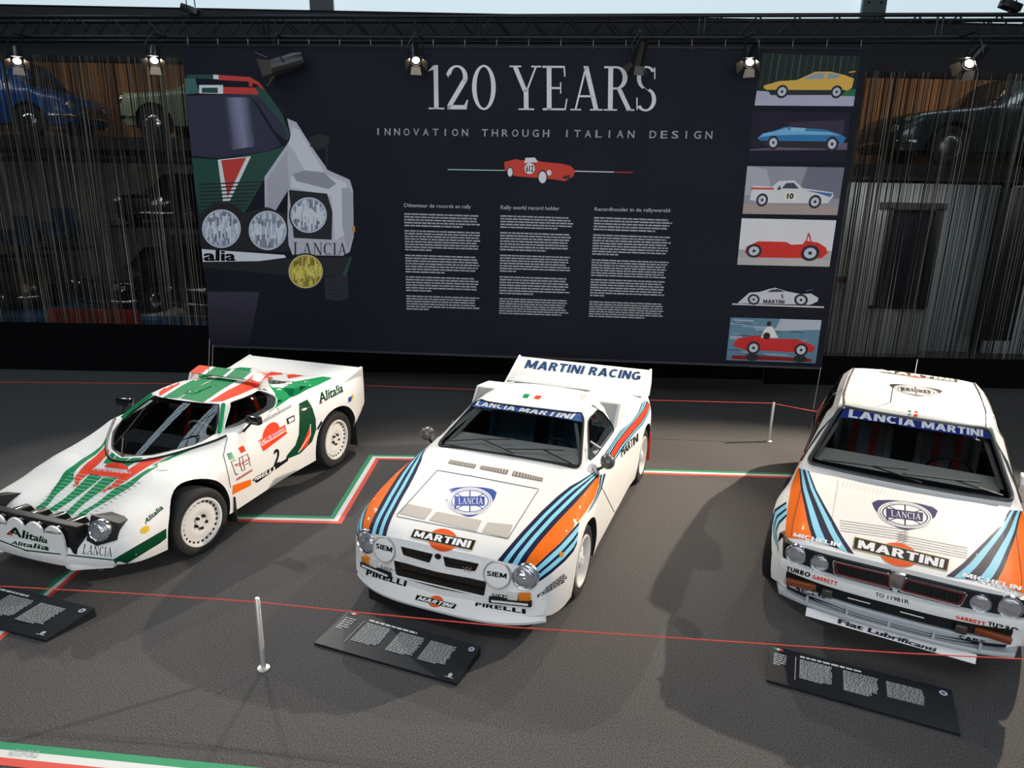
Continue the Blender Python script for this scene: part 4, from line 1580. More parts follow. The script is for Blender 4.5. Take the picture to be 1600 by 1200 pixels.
# 6 red roadster driving through water
Q = b5((100, 812), (755, 832), (712, 1143), (67, 1120))
picture(Q, [('picture_back', [FULL], pm('sea_blue', (.10, .20, .28)), 1)])
rn = random.Random(9)
for k in range(26):
    y_ = rn.uniform(.05, .97)
    x_ = rn.uniform(0, .7)
    w_ = rn.uniform(.12, .3)
    TBN.shape('picture_spray', [[(x_, y_), (x_ + w_, y_ - .01), (x_ + w_, y_ + .02), (x_, y_ + .025)]], Q, pm('spray%d' % (k % 4), ((.05, .10, .15), (.35, .42, .48), (.18, .30, .38), (.26, .36, .44))[k % 4]), 2)
TBN.shape('picture_spray', [[(.5, .72), (1, .78), (1, 1), (.55, 1)]], Q, pm('spray_pale', (.36, .40, .46)), 3)
side_car(Q, [(.06, .38), (.10, .52), (.30, .60), (.50, .54), (.75, .55), (.90, .46), (.97, .38), (.95, .26), (.70, .24), (.2, .26), (.08, .32)], (.48, .03, .03), [(.29, .31, .075, .155), (.82, .30, .075, .155)], None, None, None, (.30, .32, .36))
TBN.shape('picture_reflection', [[(.06, .03), (.95, .03), (.95, .10), (.5, .13), (.06, .12)]], Q, pm('deep_red', (.22, .015, .02)), 4)
for x_ in (.29, .82):
    TBN.shape('picture_reflection', [circ(x_, .09, .075, .085, 20)], Q, PK, 5)
TBN.shape('picture_driver', [[(.36, .55), (.38, .72), (.42, .82), (.47, .82), (.51, .70), (.55, .56)]], Q, pm('shirt', (.62, .62, .60)), 6, label='printed driver in a white shirt')
TBN.shape('picture_driver_head', [circ(.43, .88, .025, .06, 14)], Q, pm('hair', (.03, .025, .02)), 6)
TBN.shape('picture_passenger', [circ(.42, .60, .04, .08, 14)], Q, pm('hair', (.03, .025, .02)), 7)

# ------------------------------------------------------------------ sloping floor signs
def sign(corners, label, seed, title=True):
    """corners in the photograph: back left, back right, front right, front left"""
    zb, zf = .075, .02
    P = [gnd(*corners[0], zb), gnd(*corners[1], zb), gnd(*corners[2], zf), gnd(*corners[3], zf)]
    o = (P[0] + P[1] + P[2] + P[3]) / 4
    t = thing('info_sign', label, 'sign', (o.x, o.y, 0))
    o = Vector((o.x, o.y, 0))
    n = (P[1] - P[0]).cross(P[3] - P[0]).normalized()
    if n.z < 0:
        n = -n
    top = [p - o for p in P]
    low = [Vector((p.x - o.x, p.y - o.y, .0)) for p in P]
    v = top + low
    link('board', mesh('board', v, [(0, 1, 2, 3), (4, 5, 6, 7), (0, 1, 5, 4), (1, 2, 6, 5), (2, 3, 7, 6), (3, 0, 4, 7)]), mat('sign_black', (.010, .011, .014), .4), t)
    T = Target(t, None, (P[0], n))
    rnd = random.Random(seed)
    H = homography([corners[0], corners[1], corners[2], corners[3]])
    def u(*pts):
        return [apply_h(H, p) for p in pts]
    ink = mat('sign_ink', (.55, .55, .54), .6)
    for i, x in enumerate((.19, .44, .67)):
        rows_mesh(T, 'text_column', u((x, .80), (x + .19, .80), (x + .19, .27), (x, .27)), 14, .7, rnd, ink, 1, .58, (.04, .16), .02)
    rows_mesh(T, 'side_notes', u((.03, .80), (.11, .80), (.11, .45), (.03, .45)), 6, .5, rnd, ink, 1, .5, (.2, .5), .06)
    T.poly('divider', u((.163, .20), (.167, .20), (.167, .84), (.163, .84)), ink, 1)
    rows_mesh(T, 'sign_title', u((.19, .90), (.55, .90), (.55, .85), (.19, .85)), 1, 1, rnd, mat('sign_title_ink', (.75, .75, .74), .6), 1, .9, (.05, .12), .02)
    T.shape('round_badge', [circ(.5, .5, .5, .5, 24)], u((.935, .92), (.975, .92), (.975, .80), (.935, .80)), mat('badge_silver', (.62, .62, .66), .4), 1)
    T.shape('badge_core', [circ(.5, .5, .25, .25, 16)], u((.935, .92), (.975, .92), (.975, .80), (.935, .80)), mat('badge_blue', (.10, .12, .3), .4), 2)
    T.shape('corner_logo', [circ(.5, .55, .22, .35, 14), [(0, .1), (1, .1), (1, .2), (0, .2)]], u((.90, .20), (.96, .20), (.96, .06), (.90, .06)), ink, 1)
    T.poly('flag_green_mark', u((.025, .90), (.045, .90), (.045, .96), (.025, .96)), TG_, 1)
    T.poly('flag_white_mark', u((.045, .90), (.065, .90), (.065, .96), (.045, .96)), TW_, 1)
    T.poly('flag_red_mark', u((.065, .90), (.085, .90), (.085, .96), (.065, .96)), TR_, 1)
    return t
sign([(545, 953), (751, 1010), (714, 1068), (491, 1004)], 'black sloping information sign in front of the middle car', 1)
sign([(1203, 1008), (1487, 1078), (1501, 1147), (1198, 1062)], 'black sloping information sign in front of the boxy hatchback', 2)
sign([(-62, 897), (148, 950), (72, 1000), (-150, 945)], 'black sloping information sign cut by the left edge of the picture', 3)
TFL = Target(bt, None, (Vector((0, 0, .003)), Vector((0, 0, 1))))
TFL.text('tape_lettering', 'AUTOWORLD', [(15, 1171), (62, 1174), (60, 1184), (12, 1181)], mat('tape_grey', (.45, .45, .47), .6), 1, shear=.2)
# ------------------------------------------------------------------ cars standing behind the strings
def back_car(label, loc, rotz, L, W, H, hood, belt, x_ws0, x_ws1, x_roof, x_tail, tailz, paint, wr=.29, clear=.22, nose_r=.12, hub=CHROME, trim=CHROME, grille=True, open_top=False):
    """nose at x=0, tail at x=-L; heights in metres"""
    root = thing('parked_car', label, 'car', loc, rotz)
    w = W / 2
    def sec(x, zt, y2, zb, wide=1., zlow=clear):
        return (x, [(0, zt), (y2 * .5, zt - .005), (y2, zt - .02), (w * .93 * wide, zb), (w * wide, zb - .16), (w * wide * .99, (zb + zlow) / 2 - .05), (w * wide * .94, zlow), (w * .6, zlow - .02), (w * .3, zlow - .02), (0, zlow - .02)])
    rows = [sec(0, hood - nose_r - .06, w * .6, hood - nose_r - .12, .80, clear + .06),
            sec(-.12, hood - nose_r * .4, w * .66, hood - nose_r * .6 - .02, .92),
            sec(-.45, hood - .01, w * .74, hood - .05, 1.),
            sec(x_ws0 + .02, belt + .01, w * .78, belt - .03, 1.),
            sec(x_ws0, belt + .015, w * .80, belt - .02, 1.),
            sec(x_ws1, H, w * .68, belt, 1.),
            sec((x_ws1 + x_roof) / 2, H + .015, w * .68, belt, 1.),
            sec(x_roof, H - .02, w * .66, belt, 1.),
            sec(x_tail, tailz + .03, w * .72, min(belt, tailz), .98),
            sec(-L + .10, tailz - .06, w * .66, tailz - .10, .92),
            sec(-L, tailz - .18, w * .6, tailz - .22, .84, clear + .08)]
    me = loft(rows, sharp_i=(4, 5), sharp_j=(6,), nj=(2, 2, 2, 3, 2, 2), step=.12, bulge=(.04, -.03))
    smooth(me, 40)
    un = me.copy()
    body = link('body_shell', me, paint, root)
    xf, xr = -L * .19, -L * .80
    boolean(body, [(cyl_y(xx, wr, wr * 1.2, a, b, 28), WELL) for xx in (xf, xr) for a, b in ((w * .55, 1.4), (-1.4, -w * .55))])
    smooth(body.data, 35)
    dg_ = mat('dark_glass', (.02, .022, .026), .06, coat=.5)
    if not open_top:
        link('windscreen', glass_from(un, lambda c, n: x_ws1 + .03 < c.x < x_ws0 - .03 and c.z > belt + .04 and n.x > .2, -.004), dg_, root)
        for s in (1, -1):
            for a, b in ((x_ws0 - .3, (x_ws1 + x_roof) / 2 + .05), ((x_ws1 + x_roof) / 2 - .05, x_roof)):
                link('side_window', glass_from(un, lambda c, n: c.y * s > 0 and b < c.x < a and belt + .05 < c.z < H - .07 and abs(n.y) > .5, -.004), dg_, root)
    for xx in (xf, xr):
        for s in (1, -1):
            M = Matrix.Translation((xx, s * (w + .005), wr)) @ Matrix.Rotation(-s * PI / 2, 4, 'X')
            t = link('tyre', lathe([(wr * .62, -.02), (wr * .66, 0), (wr * .92, 0), (wr, -.04), (wr, -.14), (wr * .6, -.17)], 32, M), RUBBER, root)
            link('hub_cap', lathe([(wr * .64, -.015), (wr * .5, -.02), (wr * .42, .0), (wr * .2, .012), (0, .016)], 28, M), hub, t)
    link('bumper', tube([(-.30, -w * .98, clear + .14), (-.02, -w * .8, clear + .14), (.05, -w * .3, clear + .14), (.05, w * .3, clear + .14), (-.02, w * .8, clear + .14), (-.30, w * .98, clear + .14)], .035, 8), trim, root)
    link('bumper', tube([(-L + .25, -w * .98, clear + .18), (-L - .02, -w * .7, clear + .18), (-L - .02, w * .7, clear + .18), (-L + .25, w * .98, clear + .18)], .035, 8), trim, root)
    for s in (1, -1):
        lamp(root, 'headlamp', (-.02, s * w * .70, hood - nose_r - .10), (1, .1 * s, .05), .085, RIBBED)
    if grille:
        g = link('grille', box((.03, 0, hood - nose_r - .16), (.05, w * .8, .20), None, .01), BLACK, root)
        for k in range(7):
            link('grille_bar', box((.06, 0, hood - nose_r - .245 + k * .028), (.012, w * .8, .009)), trim, g)
    return root
BLU = mat('bg_blue_paint', (.012, .075, .30), .3, coat=.5)
PGR = mat('bg_pale_green_paint', (.30, .36, .22), .35, coat=.4)
DGR = mat('bg_dark_grey_paint', (.030, .042, .046), .22, coat=.7)
BLK = mat('bg_black_paint', (.012, .013, .016), .15, coat=.9)
BWN = mat('bg_brown_paint', (.05, .03, .02), .3, coat=.5)
def front_at(px_, py_, Y, z):
    p = on_plane(px_, py_, (0, Y, 0), Vector((0, 1, 0)))
    return (p.x, Y, z)
back_car('blue small estate car on the upper gallery at far left', front_at(146, 210, 13.4, SLABT), 0., 3.5, 1.5, 1.34, .80, .86, -.62, -1.05, -2.9, -3.3, .95, BLU, .27, .24, .16)
back_car('pale green open car on the upper gallery beside the banner', front_at(219, 200, 13.4, SLABT), PI, 3.3, 1.5, 1.20, .82, .86, -1.05, -1.35, -2.3, -2.9, .80, PGR, .28, .24, .06, open_top=False)
back_car('dark grey vintage saloon on the upper gallery at right', front_at(1366, 225, 13.2, SLABT - .20), PI, 4.6, 1.7, 1.50, .92, 1.02, -1.45, -2.05, -3.5, -4.1, .95, DGR, .33, .25, .22, STEEL)
def nose_at(px_, py_, Y, z):
    p = on_plane(px_, py_, (0, Y, 0), Vector((0, 1, 0)))
    return (p.x, Y, z)
back_car('black saloon with chrome grille on the lower platform', nose_at(150, 450, 15.6, .165), R(-112), 4.4, 1.75, 1.42, .84, .92, -1.35, -1.9, -3.2, -3.8, .90, BLK, .31, .22, .06)
back_car('black car with chrome bumper right behind the banner edge', nose_at(292, 450, 15.3, .165), R(-112), 4.0, 1.65, 1.38, .82, .90, -1.3, -1.85, -3.0, -3.5, .88, BLK, .30, .22, .08)
back_car('dark brown low car at the far lower left', nose_at(88, 455, 16.6, .165), R(-10), 4.2, 1.7, 1.10, .70, .78, -1.3, -1.9, -2.8, -3.6, .75, BWN, .30, .20, .06)
back_car('dark car with bright chrome grille on the raised stand', nose_at(218, 325, 17.1, 2.075), R(-100), 3.8, 1.65, 1.30, .80, .86, -1.2, -1.75, -2.8, -3.4, .84, BLK, .30, .22, .05)
for x_, y_, nm in ((35, 362, 'left'), (97, 350, 'right')):
    p = on_plane(x_, y_ + 15, (0, 18.2, 0), Vector((0, 1, 0)))
    t = thing('lounge_chair', 'dark blue armchair hung high behind the strings, %s of two' % nm, 'armchair', (p.x, 18.2, p.z))
    cm = mat('chair_blue', (.015, .04, .11), .8)
    link('seat', box((0, 0, .0), (.6, .5, .16), None, .04), cm, t)
    link('backrest', box((0, .22, .34), (.56, .12, .6), None, .04), cm, t)
    for s in (1, -1):
        link('armrest', box((s * .34, 0, .14), (.12, .5, .3), None, .03), cm, t)
        link('leg', box((s * .25, -.18, -.2), (.05, .05, .3)), BLACK, t)
        link('leg', box((s * .25, .2, -.2), (.05, .05, .3)), BLACK, t)
    link('shelf', box((0, .05, -.38), (1.1, .7, .06)), BLACK, t)
# ------------------------------------------------------------------ white coupe with red, blue and orange stripes (middle)
def build_middle():
    root = thing('rally_car', 'white low rally coupe with orange and blue stripes and a tall rear wing', 'car', (-.215, 5.1886, 0), R(-110.707))
    rows = [
        (.82, [(0, .655), (.30, .65, -.01), (.58, .62, -.045), (.74, .585, -.11), (.79, .50, -.13), (.79, .36, -.12), (.77, .24, -.09), (.58, .22, -.03), (.30, .22, .0), (0, .22, .01)]),
        (.71, [(0, .692), (.30, .688), (.58, .665), (.765, .62, -.06), (.825, .51, -.08), (.83, .35, -.08), (.81, .20, -.06), (.6, .18), (.3, .18), (0, .18)]),
        (.45, [(0, .748), (.34, .748), (.60, .735), (.80, .69), (.875, .56), (.885, .38), (.86, .18), (.6, .16), (.3, .16), (0, .16)]),
        (.0, [(0, .805), (.36, .81), (.64, .81), (.82, .765), (.905, .60), (.91, .38), (.88, .17), (.6, .15), (.3, .15), (0, .15)]),
        (-.30, [(0, .842), (.36, .847), (.66, .85), (.805, .805), (.885, .62), (.89, .38), (.87, .17), (.6, .15), (.3, .15), (0, .15)]),
        (-.50, [(0, .862), (.36, .866), (.685, .872, .03), (.79, .835), (.868, .62), (.875, .38), (.86, .17), (.6, .15), (.3, .15), (0, .15)]),
        (-1.06, [(0, 1.176), (.32, 1.172), (.545, 1.150), (.775, .875), (.86, .62), (.868, .38), (.86, .17), (.6, .15), (.3, .15), (0, .15)]),
        (-1.40, [(0, 1.208), (.33, 1.200), (.53, 1.165), (.775, .89), (.86, .62), (.868, .38), (.86, .17), (.6, .15), (.3, .15), (0, .15)]),
        (-1.78, [(0, 1.20), (.33, 1.19), (.51, 1.15), (.785, .91), (.875, .63), (.88, .38), (.86, .17), (.6, .15), (.3, .15), (0, .15)]),
        (-2.25, [(0, 1.08), (.33, 1.07), (.52, 1.03), (.81, .93), (.905, .66), (.912, .40), (.88, .17), (.6, .16), (.3, .16), (0, .16)]),
        (-2.62, [(0, .95), (.35, .95), (.58, .95), (.82, .925), (.91, .66), (.91, .40), (.87, .20), (.6, .18), (.3, .18), (0, .18)]),
        (-3.02, [(0, .90), (.35, .90), (.55, .90), (.77, .87), (.83, .66), (.83, .45), (.79, .30), (.6, .28), (.3, .28), (0, .28)]),
    ]
    me = loft(rows, sharp_i=(5, 6), sharp_j=(6,), nj=(4, 4, 3, 4, 3, 3), bulge=(.03, .02))
    smooth(me)
    uncut = me.copy()
    bvh = bvh_of(uncut)
    body = link('body_shell', me, WHITE, root)
    ws = round_poly([(-.68, .876), (.68, .876), (.535, 1.162), (-.535, 1.162)], .05)
    dw = round_poly([(-.60, .905), (-1.44, .925), (-1.40, 1.125), (-1.06, 1.125)], .05)
    cuts = [(cyl_y(0, .30, .355, .55, 1.1), WELL), (cyl_y(0, .30, .355, -1.1, -.55), WELL),
            (cyl_y(-2.44, .31, .365, .5, 1.1), WELL), (cyl_y(-2.44, .31, .365, -1.1, -.5), WELL),
            (cabin([(-.40, .25, .70, .79, .60, .81), (-.56, .25, .735, .82, .64, .882), (-1.06, .25, .735, .85, .495, 1.145), (-1.75, .25, .73, .87, .47, 1.145), (-1.85, .25, .73, .87, .45, 1.10)]), CABIN),
            (prism(ws, -.15, -1.25, 'x'), BLACK),
            (prism(dw, .40, 1.2, 'y'), WHITE), (prism(dw, -1.2, -.40, 'y'), WHITE)]
    # upper twin grille and lower intake in the nose
    for s in (1, -1):
        g = round_poly([(s * .03, .605), (s * .325, .60), (s * .295, .525), (s * .06, .52)], .018)
        cuts.append((prism(g, .70, 1.1, 'x'), MESHG))
    cuts.append((prism(round_poly([(-.385, .475), (.385, .475), (.365, .34), (-.365, .34)], .02), .66, 1.1, 'x'), MESHG))
    # three cowl vents
    boolean(body, cuts)
    smooth(body.data, 32)
    T = Target(root, bvh)
    T.uncut = uncut
    # grille frames with fine mesh
    for s in (1, -1):
        g = round_poly([(s * .03, .605), (s * .325, .60), (s * .295, .525), (s * .06, .52)], .018)
        p = surf_loop(bvh, g, 'x', 1)
        link('grille_frame', tube(p, .007, 6, True), WHITE, root)
    p = surf_loop(bvh, round_poly([(-.385, .475), (.385, .475), (.365, .34), (-.365, .34)], .02), 'x', 1)
    link('grille_frame', tube(p, .008, 6, True), WHITE, root)
    bm = bmesh.new()
    for k in range(9):
        add_box(bm, (.735, 0, .36 + k * .0135), (.006, .74, .004))
    for k in range(7):
        for s in (1, -1):
            add_box(bm, (.765, s * .18, .53 + k * .0115), (.006, .27, .0035))
    link('grille_mesh', bm_mesh(bm, 'gm'), mat('bronze_mesh', (.10, .085, .07), .5, .3), root)
    # windscreen, side glass
    link('windscreen', glass_from(uncut, lambda c, n: -1.12 < c.x < -.40 and in_poly((c.y, c.z), grow(ws, .03)) and n.x > .3, .010, 1), GLASS, root)
    for s in (1, -1):
        link('side_window', glass_from(uncut, lambda c, n: c.y * s > .4 and in_poly((c.x, c.z), grow(dw, .03)) and abs(n.y) > .4), GLASS, root)
        pane_edge(root, bvh, dw, 'y', s, 2., .007)
        q = surf_loop(bvh, [(-.86, .915), (-.80, 1.02)], 'y', s)
        # quarter-light bar
        a = surf_loop(bvh, [(-.92, .915), (-.83, 1.0), (-.74, 1.03)], 'y', s)
        if len(a) > 1:
            link('quarter_light_bar', tube(a, .008, 6), WHITE, root)
    wsl = surf_loop(bvh, resample(ws + [ws[0]], .05)[:-1], 'x', 1, 3., 0)
    link('windscreen_seal', tube(wsl, .012, 6, True), BLACK, root)
    # chin spoiler
    lip = []
    nn = 25
    bm = bmesh.new()
    prof = []
    for k in range(nn):
        t = -1 + 2 * k / (nn - 1)
        y = t * .785
        xf = .895 - .19 * abs(t) ** 3.4
        prof.append([(xf - .10, y * .985, .325), (xf - .035, y * .99, .26), (xf, y, .185), (xf - .012, y, .160), (xf - .16, y * .97, .16), (xf - .22, y * .95, .32)])
    rg = [[bm.verts.new(p) for p in q] for q in prof]
    for A, B in zip(rg, rg[1:]):
        for k in range(6):
            bm.faces.new((A[k], A[(k + 1) % 6], B[(k + 1) % 6], B[k]))
    bm.faces.new(rg[0])
    bm.faces.new(rg[-1][::-1])
    lip = link('chin_spoiler', bm_mesh(bm, 'lip', 30), WHITE, root)
    cb = bmesh.new()
    cb.from_mesh(lip.data)
    cb.from_mesh(uncut)
    TL = Target(root, BVHTree.FromBMesh(cb))
    cb.free()
    # black undertray below the chin
    link('undertray', prism([(.80, -.62), (.86, -.3), (.86, .3), (.80, .62), (.3, .62), (.3, -.62)], .07, .16, 'z'), BLACK, root)
    # lamps
    def sx(y, z):
        return bvh.ray_cast(Vector((3, y, z)), Vector((-1, 0, 0)))[0].x
    for s in (1, -1):
        d = Vector((1, .22 * s, .12))
        lamp(root, 'headlamp', (.762, s * .645, .535), d, .090, RIBBED, depth=.10)
        c = lamp(root, 'covered_lamp', (.822, s * .456, .537), Vector((1, .10 * s, .18)), .094, WHITE, GREY, .10, .14, label='round driving lamp under a white cover')
        bm = bmesh.new()
        add_box(bm, (sx(s * .565, .385) + .0, s * .565, .385), (.05, .075, .055), Matrix.Rotation(s * .2, 4, 'Z'), .006)
        link('front_light', bm_mesh(bm, 'fl', 40), mat('clear_lens', (.7, .68, .62), .15, coat=.8), root)
        bm = bmesh.new()
        add_box(bm, (sx(s * .645, .385) + .0, s * .645, .385), (.05, .085, .055), Matrix.Rotation(s * .35, 4, 'Z'), .006)
        link('indicator', bm_mesh(bm, 'in', 40), AMBER, root)
        bm = bmesh.new()
        a, b = Vector((sx(s * .40, .335) + .012, s * .40, .335)), Vector((sx(s * .70, .335) + .02, s * .70, .335))
        dd = (b - a)
        add_box(bm, (a + b) / 2, (dd.length, .03, .045), dd.to_track_quat('X', 'Z'), .006)
        bb = link('bumper_bar', bm_mesh(bm, 'bb', 40), BLACK, root)
        bm = bmesh.new()
        off = Vector((.015, 0, 0))
        add_box(bm, (a + b) / 2 + off, (dd.length * .86, .012, .014), dd.to_track_quat('X', 'Z'))
        link('bumper_trim', bm_mesh(bm, 'bt'), WHITE, bb)
        # mirrors
        bm = bmesh.new()
        add_lathe(bm, [(0, .055), (.03, .05), (.058, .025), (.066, -.02), (.060, -.045), (0, -.045)], 20, frame((-.66, s * .875, .90), (1, s * .3, 0)))
        mr = link('mirror', bm_mesh(bm, 'mr', 60), mat('grey_mirror', (.10, .095, .09), .3, coat=.6), root)
        link('mirror_stalk', tube([(-.62, s * .795, .83), (-.655, s * .86, .87)], .013, 6), BLACK, mr)
    # wheels
    for s in (1, -1):
        wheel(root, 0, .865, .30, .30, .205, .22, 'multi', s)
        wheel(root, -2.44, .885, .31, .31, .21, .26, 'multi', s)
    link('axle', tube([(0, -.7, .30), (0, .7, .30)], .03), BLACK, root)
    link('axle', tube([(-2.44, -.7, .31), (-2.44, .7, .31)], .03), BLACK, root)
    # rear mud flaps
    for s in (1, -1):
        link('mud_flap', box((-2.86, s * .80, .27), (.012, .20, .34)), mat('red_rubber', (.55, .03, .02), .6), root)
    # rear wing: tall slanted blade on side plates
    blade = [(-2.56, .955), (-2.985, 1.155), (-3.01, 1.150), (-3.0, 1.11), (-2.64, .92)]
    w = link('rear_wing', prism(blade, -.80, .80, 'y', .006), WHITE, root)
    TW = Target(root, bvh_of(w.data))
    for s in (1, -1):
        link('wing_side_plate', prism([(-2.52, .93), (-3.02, 1.165), (-3.06, 1.0), (-2.98, .86), (-2.6, .88)], s * .80, s * .825, 'y'), WHITE, w)
    # roof vane and side scoops
    link('roof_lip', prism([(-1.72, 1.205), (-1.80, 1.235), (-1.83, 1.235), (-1.83, 1.17)], -.42, .42, 'y', .004), WHITE, root)
    for s in (1, -1):
        sc = link('side_scoop', prism([(-1.42, .94), (-1.60, 1.15), (-1.92, 1.12), (-2.05, .94)], s * .52, s * .775, 'y', .015), WHITE, root)
        bm = bmesh.new()
        add_box(bm, (-1.505, s * .648, 1.05), (.012, .19, .22), Matrix.Rotation(-.71, 4, 'Y'))
        bmesh.ops.transform(bm, matrix=Matrix.Identity(4), verts=bm.verts)
        link('scoop_mesh', bm_mesh(bm, 'sm'), GREY, sc)
    # interior
    dsh = [(-.44, .60), (-.44, .838), (-.62, .872), (-.86, .905), (-.88, .62)]
    link('dashboard', prism(dsh, -.66, .66, 'y', .015), DASH, root)
    steering(root, (-.98, .33, .80), (-1, 0, .45), .16, BLACK)
    blue = mat('blue_seat_cloth', (.09, .22, .30), .85)
    for s in (1, -1):
        seat(root, -1.50, s * .33, .32, blue)
    bm = bmesh.new()
    for s in (1, -1):
        add_tube(bm, [(-.62, s * .66, .84), (-1.06, s * .46, 1.11), (-1.70, s * .46, 1.11), (-1.78, s * .62, .35)], .018, 8)
    add_tube(bm, [(-1.06, -.46, 1.11), (-1.06, .46, 1.11)], .018, 8)
    add_tube(bm, [(-1.70, -.46, 1.11), (-1.70, .46, 1.11)], .018, 8)
    link('roll_cage', bm_mesh(bm, 'rc', 50), mat('cage_paint', (.35, .33, .30), .5), root)
    # wipers
    def onws(y, z):
        return surf_loop(bvh, [(y, z)], 'x', 1, 3., .018)[0]
    wiper(root, [onws(.05, .885), onws(-.28, .935)], [onws(-.60, .90), onws(-.28, .935), onws(.0, .96)])
    wiper(root, [onws(.60, .885), onws(.30, .93)], [onws(-.02, .90), onws(.30, .93), onws(.50, .945)])
    # ---------------- print
    A, B, C, D = px(540, 780, 5.3333), px(540, 600, 5.3333), px(740, 540, 5.3333), px(740, 740, 5.3333)
    b0 = D((200, 725), (270, 640), (400, 490), (560, 320), (700, 190), (800, 110), (885, 62), (1000, -10))
    b5 = D((415, 775), (460, 690), (560, 560), (700, 400), (830, 265), (920, 165), (1000, 65), (1045, 10))
    b6 = D((490, 795), (600, 690), (720, 580), (800, 490), (880, 390), (940, 310), (1000, 210), (1040, 110), (1050, 10))
    c5 = D((525, 915), (645, 830), (760, 730), (830, 650), (858, 590))
    c0 = D((490, 795), (600, 690), (720, 580), (800, 490), (880, 400))
    five = [(0, .2, NAVY), (.2, .38, SKY), (.38, .56, NAVY), (.56, .76, SKY), (.76, 1, NAVY)]
    bands(T, 'stripe', b0, b5, five)
    bands(T, 'stripe', b5, b6, [(0, 1, ORANGE)])
    bands(T, 'stripe', c0, c5, [(0, .14, NAVY), (.14, .42, SKY), (.42, .58, NAVY), (.58, .82, SKY), (.82, 1, NAVY)])
    bands(T, 'stripe', D((945, 330), (1000, 225), (1045, 110), (1055, 10)), D((975, 300), (1020, 225), (1065, 130), (1100, 0)), [(0, .3, NAVY), (.3, .6, SKY), (.6, 1, NAVY)])
    ol = C((1115, 950), (1200, 800), (1290, 690), (1370, 600), (1430, 520), (1462, 440))
    orr = C((1150, 955), (1225, 830), (1310, 730), (1390, 640), (1440, 570), (1472, 470))
    bands(T, 'side_stripe', C((1055, 955), (1150, 815), (1230, 700), (1310, 640), (1370, 560), (1400, 478)), ol, five)
    bands(T, 'side_stripe', ol, orr, [(0, 1, RED)])
    bands(T, 'side_stripe', orr, C((1180, 955), (1260, 840), (1340, 735), (1410, 660), (1450, 590), (1475, 520)), [(0, .25, NAVY), (.25, .55, SKY), (.55, .8, NAVY), (.8, 1, SKY)])
    # luggage lid outline, vents
    T.line('lid_gap', B((765, 720), (430, 1090)) + A((430, 145), (1345, 330)) + D((285, 545), (545, 130), (0, 25)), .9, LINE, 0, closed=True)
    for q in (A((520, 40), (725, 85), (660, 170), (450, 120)), A((760, 105), (1135, 180), (1090, 270), (700, 175)), A((1185, 195), (1395, 215), (1350, 325), (1140, 270))):
        T.poly('air_outlet', q, mat('dusty_mesh', (.50, .46, .41), .7), 1, label='dusty mesh outlet in the front lid')
    for q in (B((870, 632), (1090, 672), (1075, 705), (852, 662)), B((1130, 680), (1360, 718), (1345, 755), (1115, 708)), B((1400, 725), (1645, 785), (1640, 815), (1385, 765))):
        o = T.poly('cowl_vent', q, mat('dark_vent', (.16, .13, .11), .8), 1)
        H = homography([q[0], q[1], q[2], q[3]])
        T.shape('vent_slat', [[(.03 + k * .088, .1), (.065 + k * .088, .1), (.065 + k * .088, .9), (.03 + k * .088, .9)] for k in range(11)], q, mat('slat_grey', (.45, .40, .36), .6), 2)
    emblem(T, B((812, 858), (1262, 858), (1250, 1108), (822, 1108)), BLUE)
    bar_logo(T, A((572, 250), (1090, 345), (1055, 430), (540, 320)), A((700, 235), (945, 262), (925, 450), (680, 420)), 1)
    # flag squares and stickers on the roof
    T.poly('green_square', C((425, 402), (470, 407), (450, 440), (405, 433)), GREEN, 1)
    T.poly('red_square', C((520, 415), (572, 422), (545, 450), (500, 443)), RED, 1)
    T.shape('roof_sticker', ringpolys(.5, .5, .5, .5, .15, 20), C((895, 412), (940, 412), (935, 445), (890, 445)), mat('pale_red', (.75, .35, .28), .5), 1)
    # sun strip
    T.poly('sun_strip', C((-60, 455), (60, 462), (880, 560), (908, 590), (908, 640), (500, 565), (-80, 500)), mat('sun_strip_blue', (.045, .12, .36), .7, spec=.08), 2, label='blue strip across the top of the windscreen')
    T.text('sun_strip_lettering', 'LANCIA MARTINI', C((28, 462), (855, 572), (830, 618), (15, 500)), INKW, 5, bold=.06, shear=.15)
    T.poly('sun_strip_edge', B((1040, 165), (1075, 140), (1100, 142), (1090, 185), (1040, 190)), mat('sun_strip_blue'), 2)
    # nose print
    TL.text('chin_lettering', 'PIRELLI', A((180, 585), (515, 680), (500, 730), (170, 630)), INKK, 1, bold=.07)
    TL.text('chin_lettering', 'PIRELLI', A((1085, 860), (1500, 915), (1500, 955), (1080, 890)), INKK, 1, bold=.07)
    bar_logo(TL, A((595, 795), (930, 875), (905, 915), (578, 838)), A((700, 800), (830, 812), (800, 910), (680, 890)), 1, bold=.05, shear=.25)
    lampbm = bmesh.new()
    lens = [o for o in root.children_recursive if o.name.startswith('lens') and o.parent.name.startswith('covered')]
    for o in lens:
        lampbm.from_mesh(o.data)
    TC = Target(root, BVHTree.FromBMesh(lampbm))
    lampbm.free()
    TC.text('lamp_cover_lettering', 'SIEM', A((258, 365), (392, 402), (388, 445), (252, 405)), INKK, 1, bold=.07)
    TC.text('lamp_cover_lettering', 'SIEM', A((1180, 595), (1345, 620), (1340, 660), (1174, 635)), INKK, 1, bold=.07)
    grey = mat('grey_ink', (.25, .24, .24), .6)
    T.text('nose_lettering', 'SIEM', A((290, 550), (418, 585), (412, 608), (285, 575)), grey, 1, bold=.02)
    T.text('nose_lettering', 'SIEM', A((1218, 785), (1368, 798), (1365, 825), (1215, 808)), INKK, 1, bold=.02)
    T.text('nose_lettering', 'VX', A((980, 555), (1058, 565), (1050, 610), (985, 600)), CHROME, 8, serif=False)
